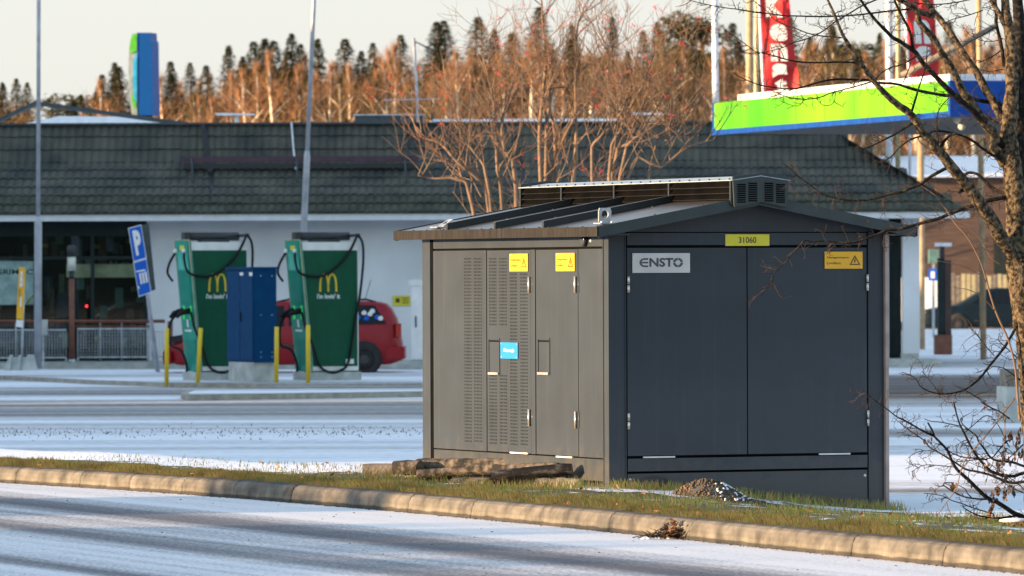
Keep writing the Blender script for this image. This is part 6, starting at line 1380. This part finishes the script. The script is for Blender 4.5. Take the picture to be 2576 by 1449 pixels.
for (x,y,w_,h_) in ((510,800,16,20),(545,800,9,14),(240,370,9,17),(305,350,6,13),(300,400,7,8),(460,450,7,12),(820,600,6,20),(860,600,5,12),(600,165,5,11),(690,820,5,10),(820,55,5,12),(690,360,6,6),(830,1120,7,12),(530,1190,8,14)):
    q=r4(x,y); leaf(q[0],q[1],w_,h_,'deadleaf')
s.done()
# fallen log with snow at the foot
b0=P(2560,1328,41.3); mb=MB(); mb.tube([Vector((-.14,-.05,-.03)),Vector((.05,0,.0)),Vector((.3,.05,.04))],[.045,.06,.07],M['bark'],9,jit=.12); mb.ball((-.02,-.0,.05),.06,M['snow'],8,5,(1.8,.8,.3)); mb.ball((.14,0,.065),.05,M['snow'],8,5,(1.6,.8,.3)); o=mb.build('fallen_log',label='short fallen log dusted with snow at the foot of the shrub',cat='log'); o.location=b0
# ================================================================== unseen blocks added outside the frame at left to cast the long shade
def add_shade_block(label,x0,x1,y0,y1,h):
    e=empty('shade_block',((x0+x1)/2,(y0+y1)/2,0),0,label,'building','unseen shade blocks added beyond the left edge'); w_,d_=(x1-x0)/2,(y1-y0)/2
    mb=MB(); mb.box((-w_,-d_,0),(w_,d_,h-.3),M['wall']); mb.build('wall',e); mb=MB(); mb.box((-w_-.3,-d_-.3,h-.3),(w_+.3,d_+.3,h),M['fasg']); mb.build('roof',e)  # wall and roof of the added unseen shade block
    for k in range(int(d_*2/3)):
        mb=MB(); y=-d_+1+k*3; mb.box((w_,y,1.2),(w_+.03,y+1.4,2.6),M['glass']); mb.build('window',e)  # window of the added unseen shade block
add_shade_block('unseen long pale block added to shade the restaurant',-42,-26,96.5,126,9.2)
add_shade_block('unseen low block added to shade the far car park',-44,-28,132,171,6.0)
add_shade_block('unseen low shade block added in front of the long pale one',-38,-26,83.5,96.3,5.2)
add_shade_block('unseen low pale block added to shade the car park',-40,-27,52.5,78,5.6)

# unseen hills added behind the camera to darken the kiosk front
mb=MB(); N=40; vs=[]; rr=random.Random(55)
for i in range(N+1):
    a=radians(lerp(-168,-2,i/N)); h=24+5*sin(i*.7)+3*sin(i*1.9)
    for r,z in ((150,0),(158,h*.7),(175,h),(230,0)): vs.append(Vector((cos(a)*r,sin(a)*r-10,z*(.35 if a<radians(-140) else 1))))
mb.add(vs,[(i*4+j,(i+1)*4+j,(i+1)*4+j+1,i*4+j+1) for i in range(N) for j in range(3)],pm('shade_hill',(.045,.05,.03),.95,scale=.2,var=.3),True)
mb.build('shade_hills',kind='structure')

# bare hedge added out of view to break up low sun on the kerb
mb=MB(); rr=random.Random(66)
for k in range(30000):
    c=rr.uniform(-46.6,-29.5)
    if -43.2<c<-40.9: continue
    if c>-40.9 and rr.random()<.12: continue
    x=-24+rr.uniform(-.5,.5); y=(.28*x-c)/.96; top=2.92+.10*sin(c*3)+.06*sin(c*9+1); z=top*sqrt(rr.random()) if rr.random()<.5 else rr.uniform(.1,top)
    a=rr.uniform(0,6.28); l=rr.uniform(.15,.4); s_=Vector((0,rr.uniform(.012,.035),0)); p=Vector((x,y,z)); mb.add([p-s_,p+s_,p+Vector((cos(a)*.15,sin(a)*.15,min(l,max(.02,top-z))))],[(0,1,2)],M['rowant'])
mb.build('sunbreak',kind='stuff',label='added unseen twiggy hedge across the road')
# dry weed tips poking through the snow of the car park
mb=MB(); rr=random.Random(67)
for k in range(1100):
    x=rr.uniform(-9,1); y=rr.gauss(71.5,1.3)+.12*x*0; p=Vector((x,y,0)); h=rr.uniform(.005,.035); s_=Vector((rr.uniform(.003,.009),0,0)); mb.add([p-s_,p+s_,p+Vector((rr.uniform(-.02,.02),0,h))],[(0,1,2)],M['gravel2'])
mb.build('weeds',kind='stuff',label='sparse dark weed tips poking through the car park snow')

# unseen field added around the camera to dim the kiosk front's reflection
mb=MB(); mb.quad((-160,-160,.02),(160,-160,.02),(160,6,.02),(-160,6,.02),pm('dark_sheet_tone',(.05,.05,.04),.95,scale=.6,var=.3)); mb.build('dark_sheet',kind='structure')

# dark grit swept against the kerb foot
mb=MB(); rr=random.Random(91)
for k in range(2600):
    s_=rr.uniform(-1,23); t_=-abs(rr.gauss(.012,.02)); w_=.5+.5*sin(s_*1.7)*sin(s_*.63+1)
    if rr.random()>w_*.9+.1: continue
    p=st(s_,t_,RZ); mb.ball(p,rr.uniform(.003,.009),M['gravel2'],4,3,(1,1,.7))
mb.build('gutter_grit',kind='stuff',label='dark grit gathered along the foot of the kerb')
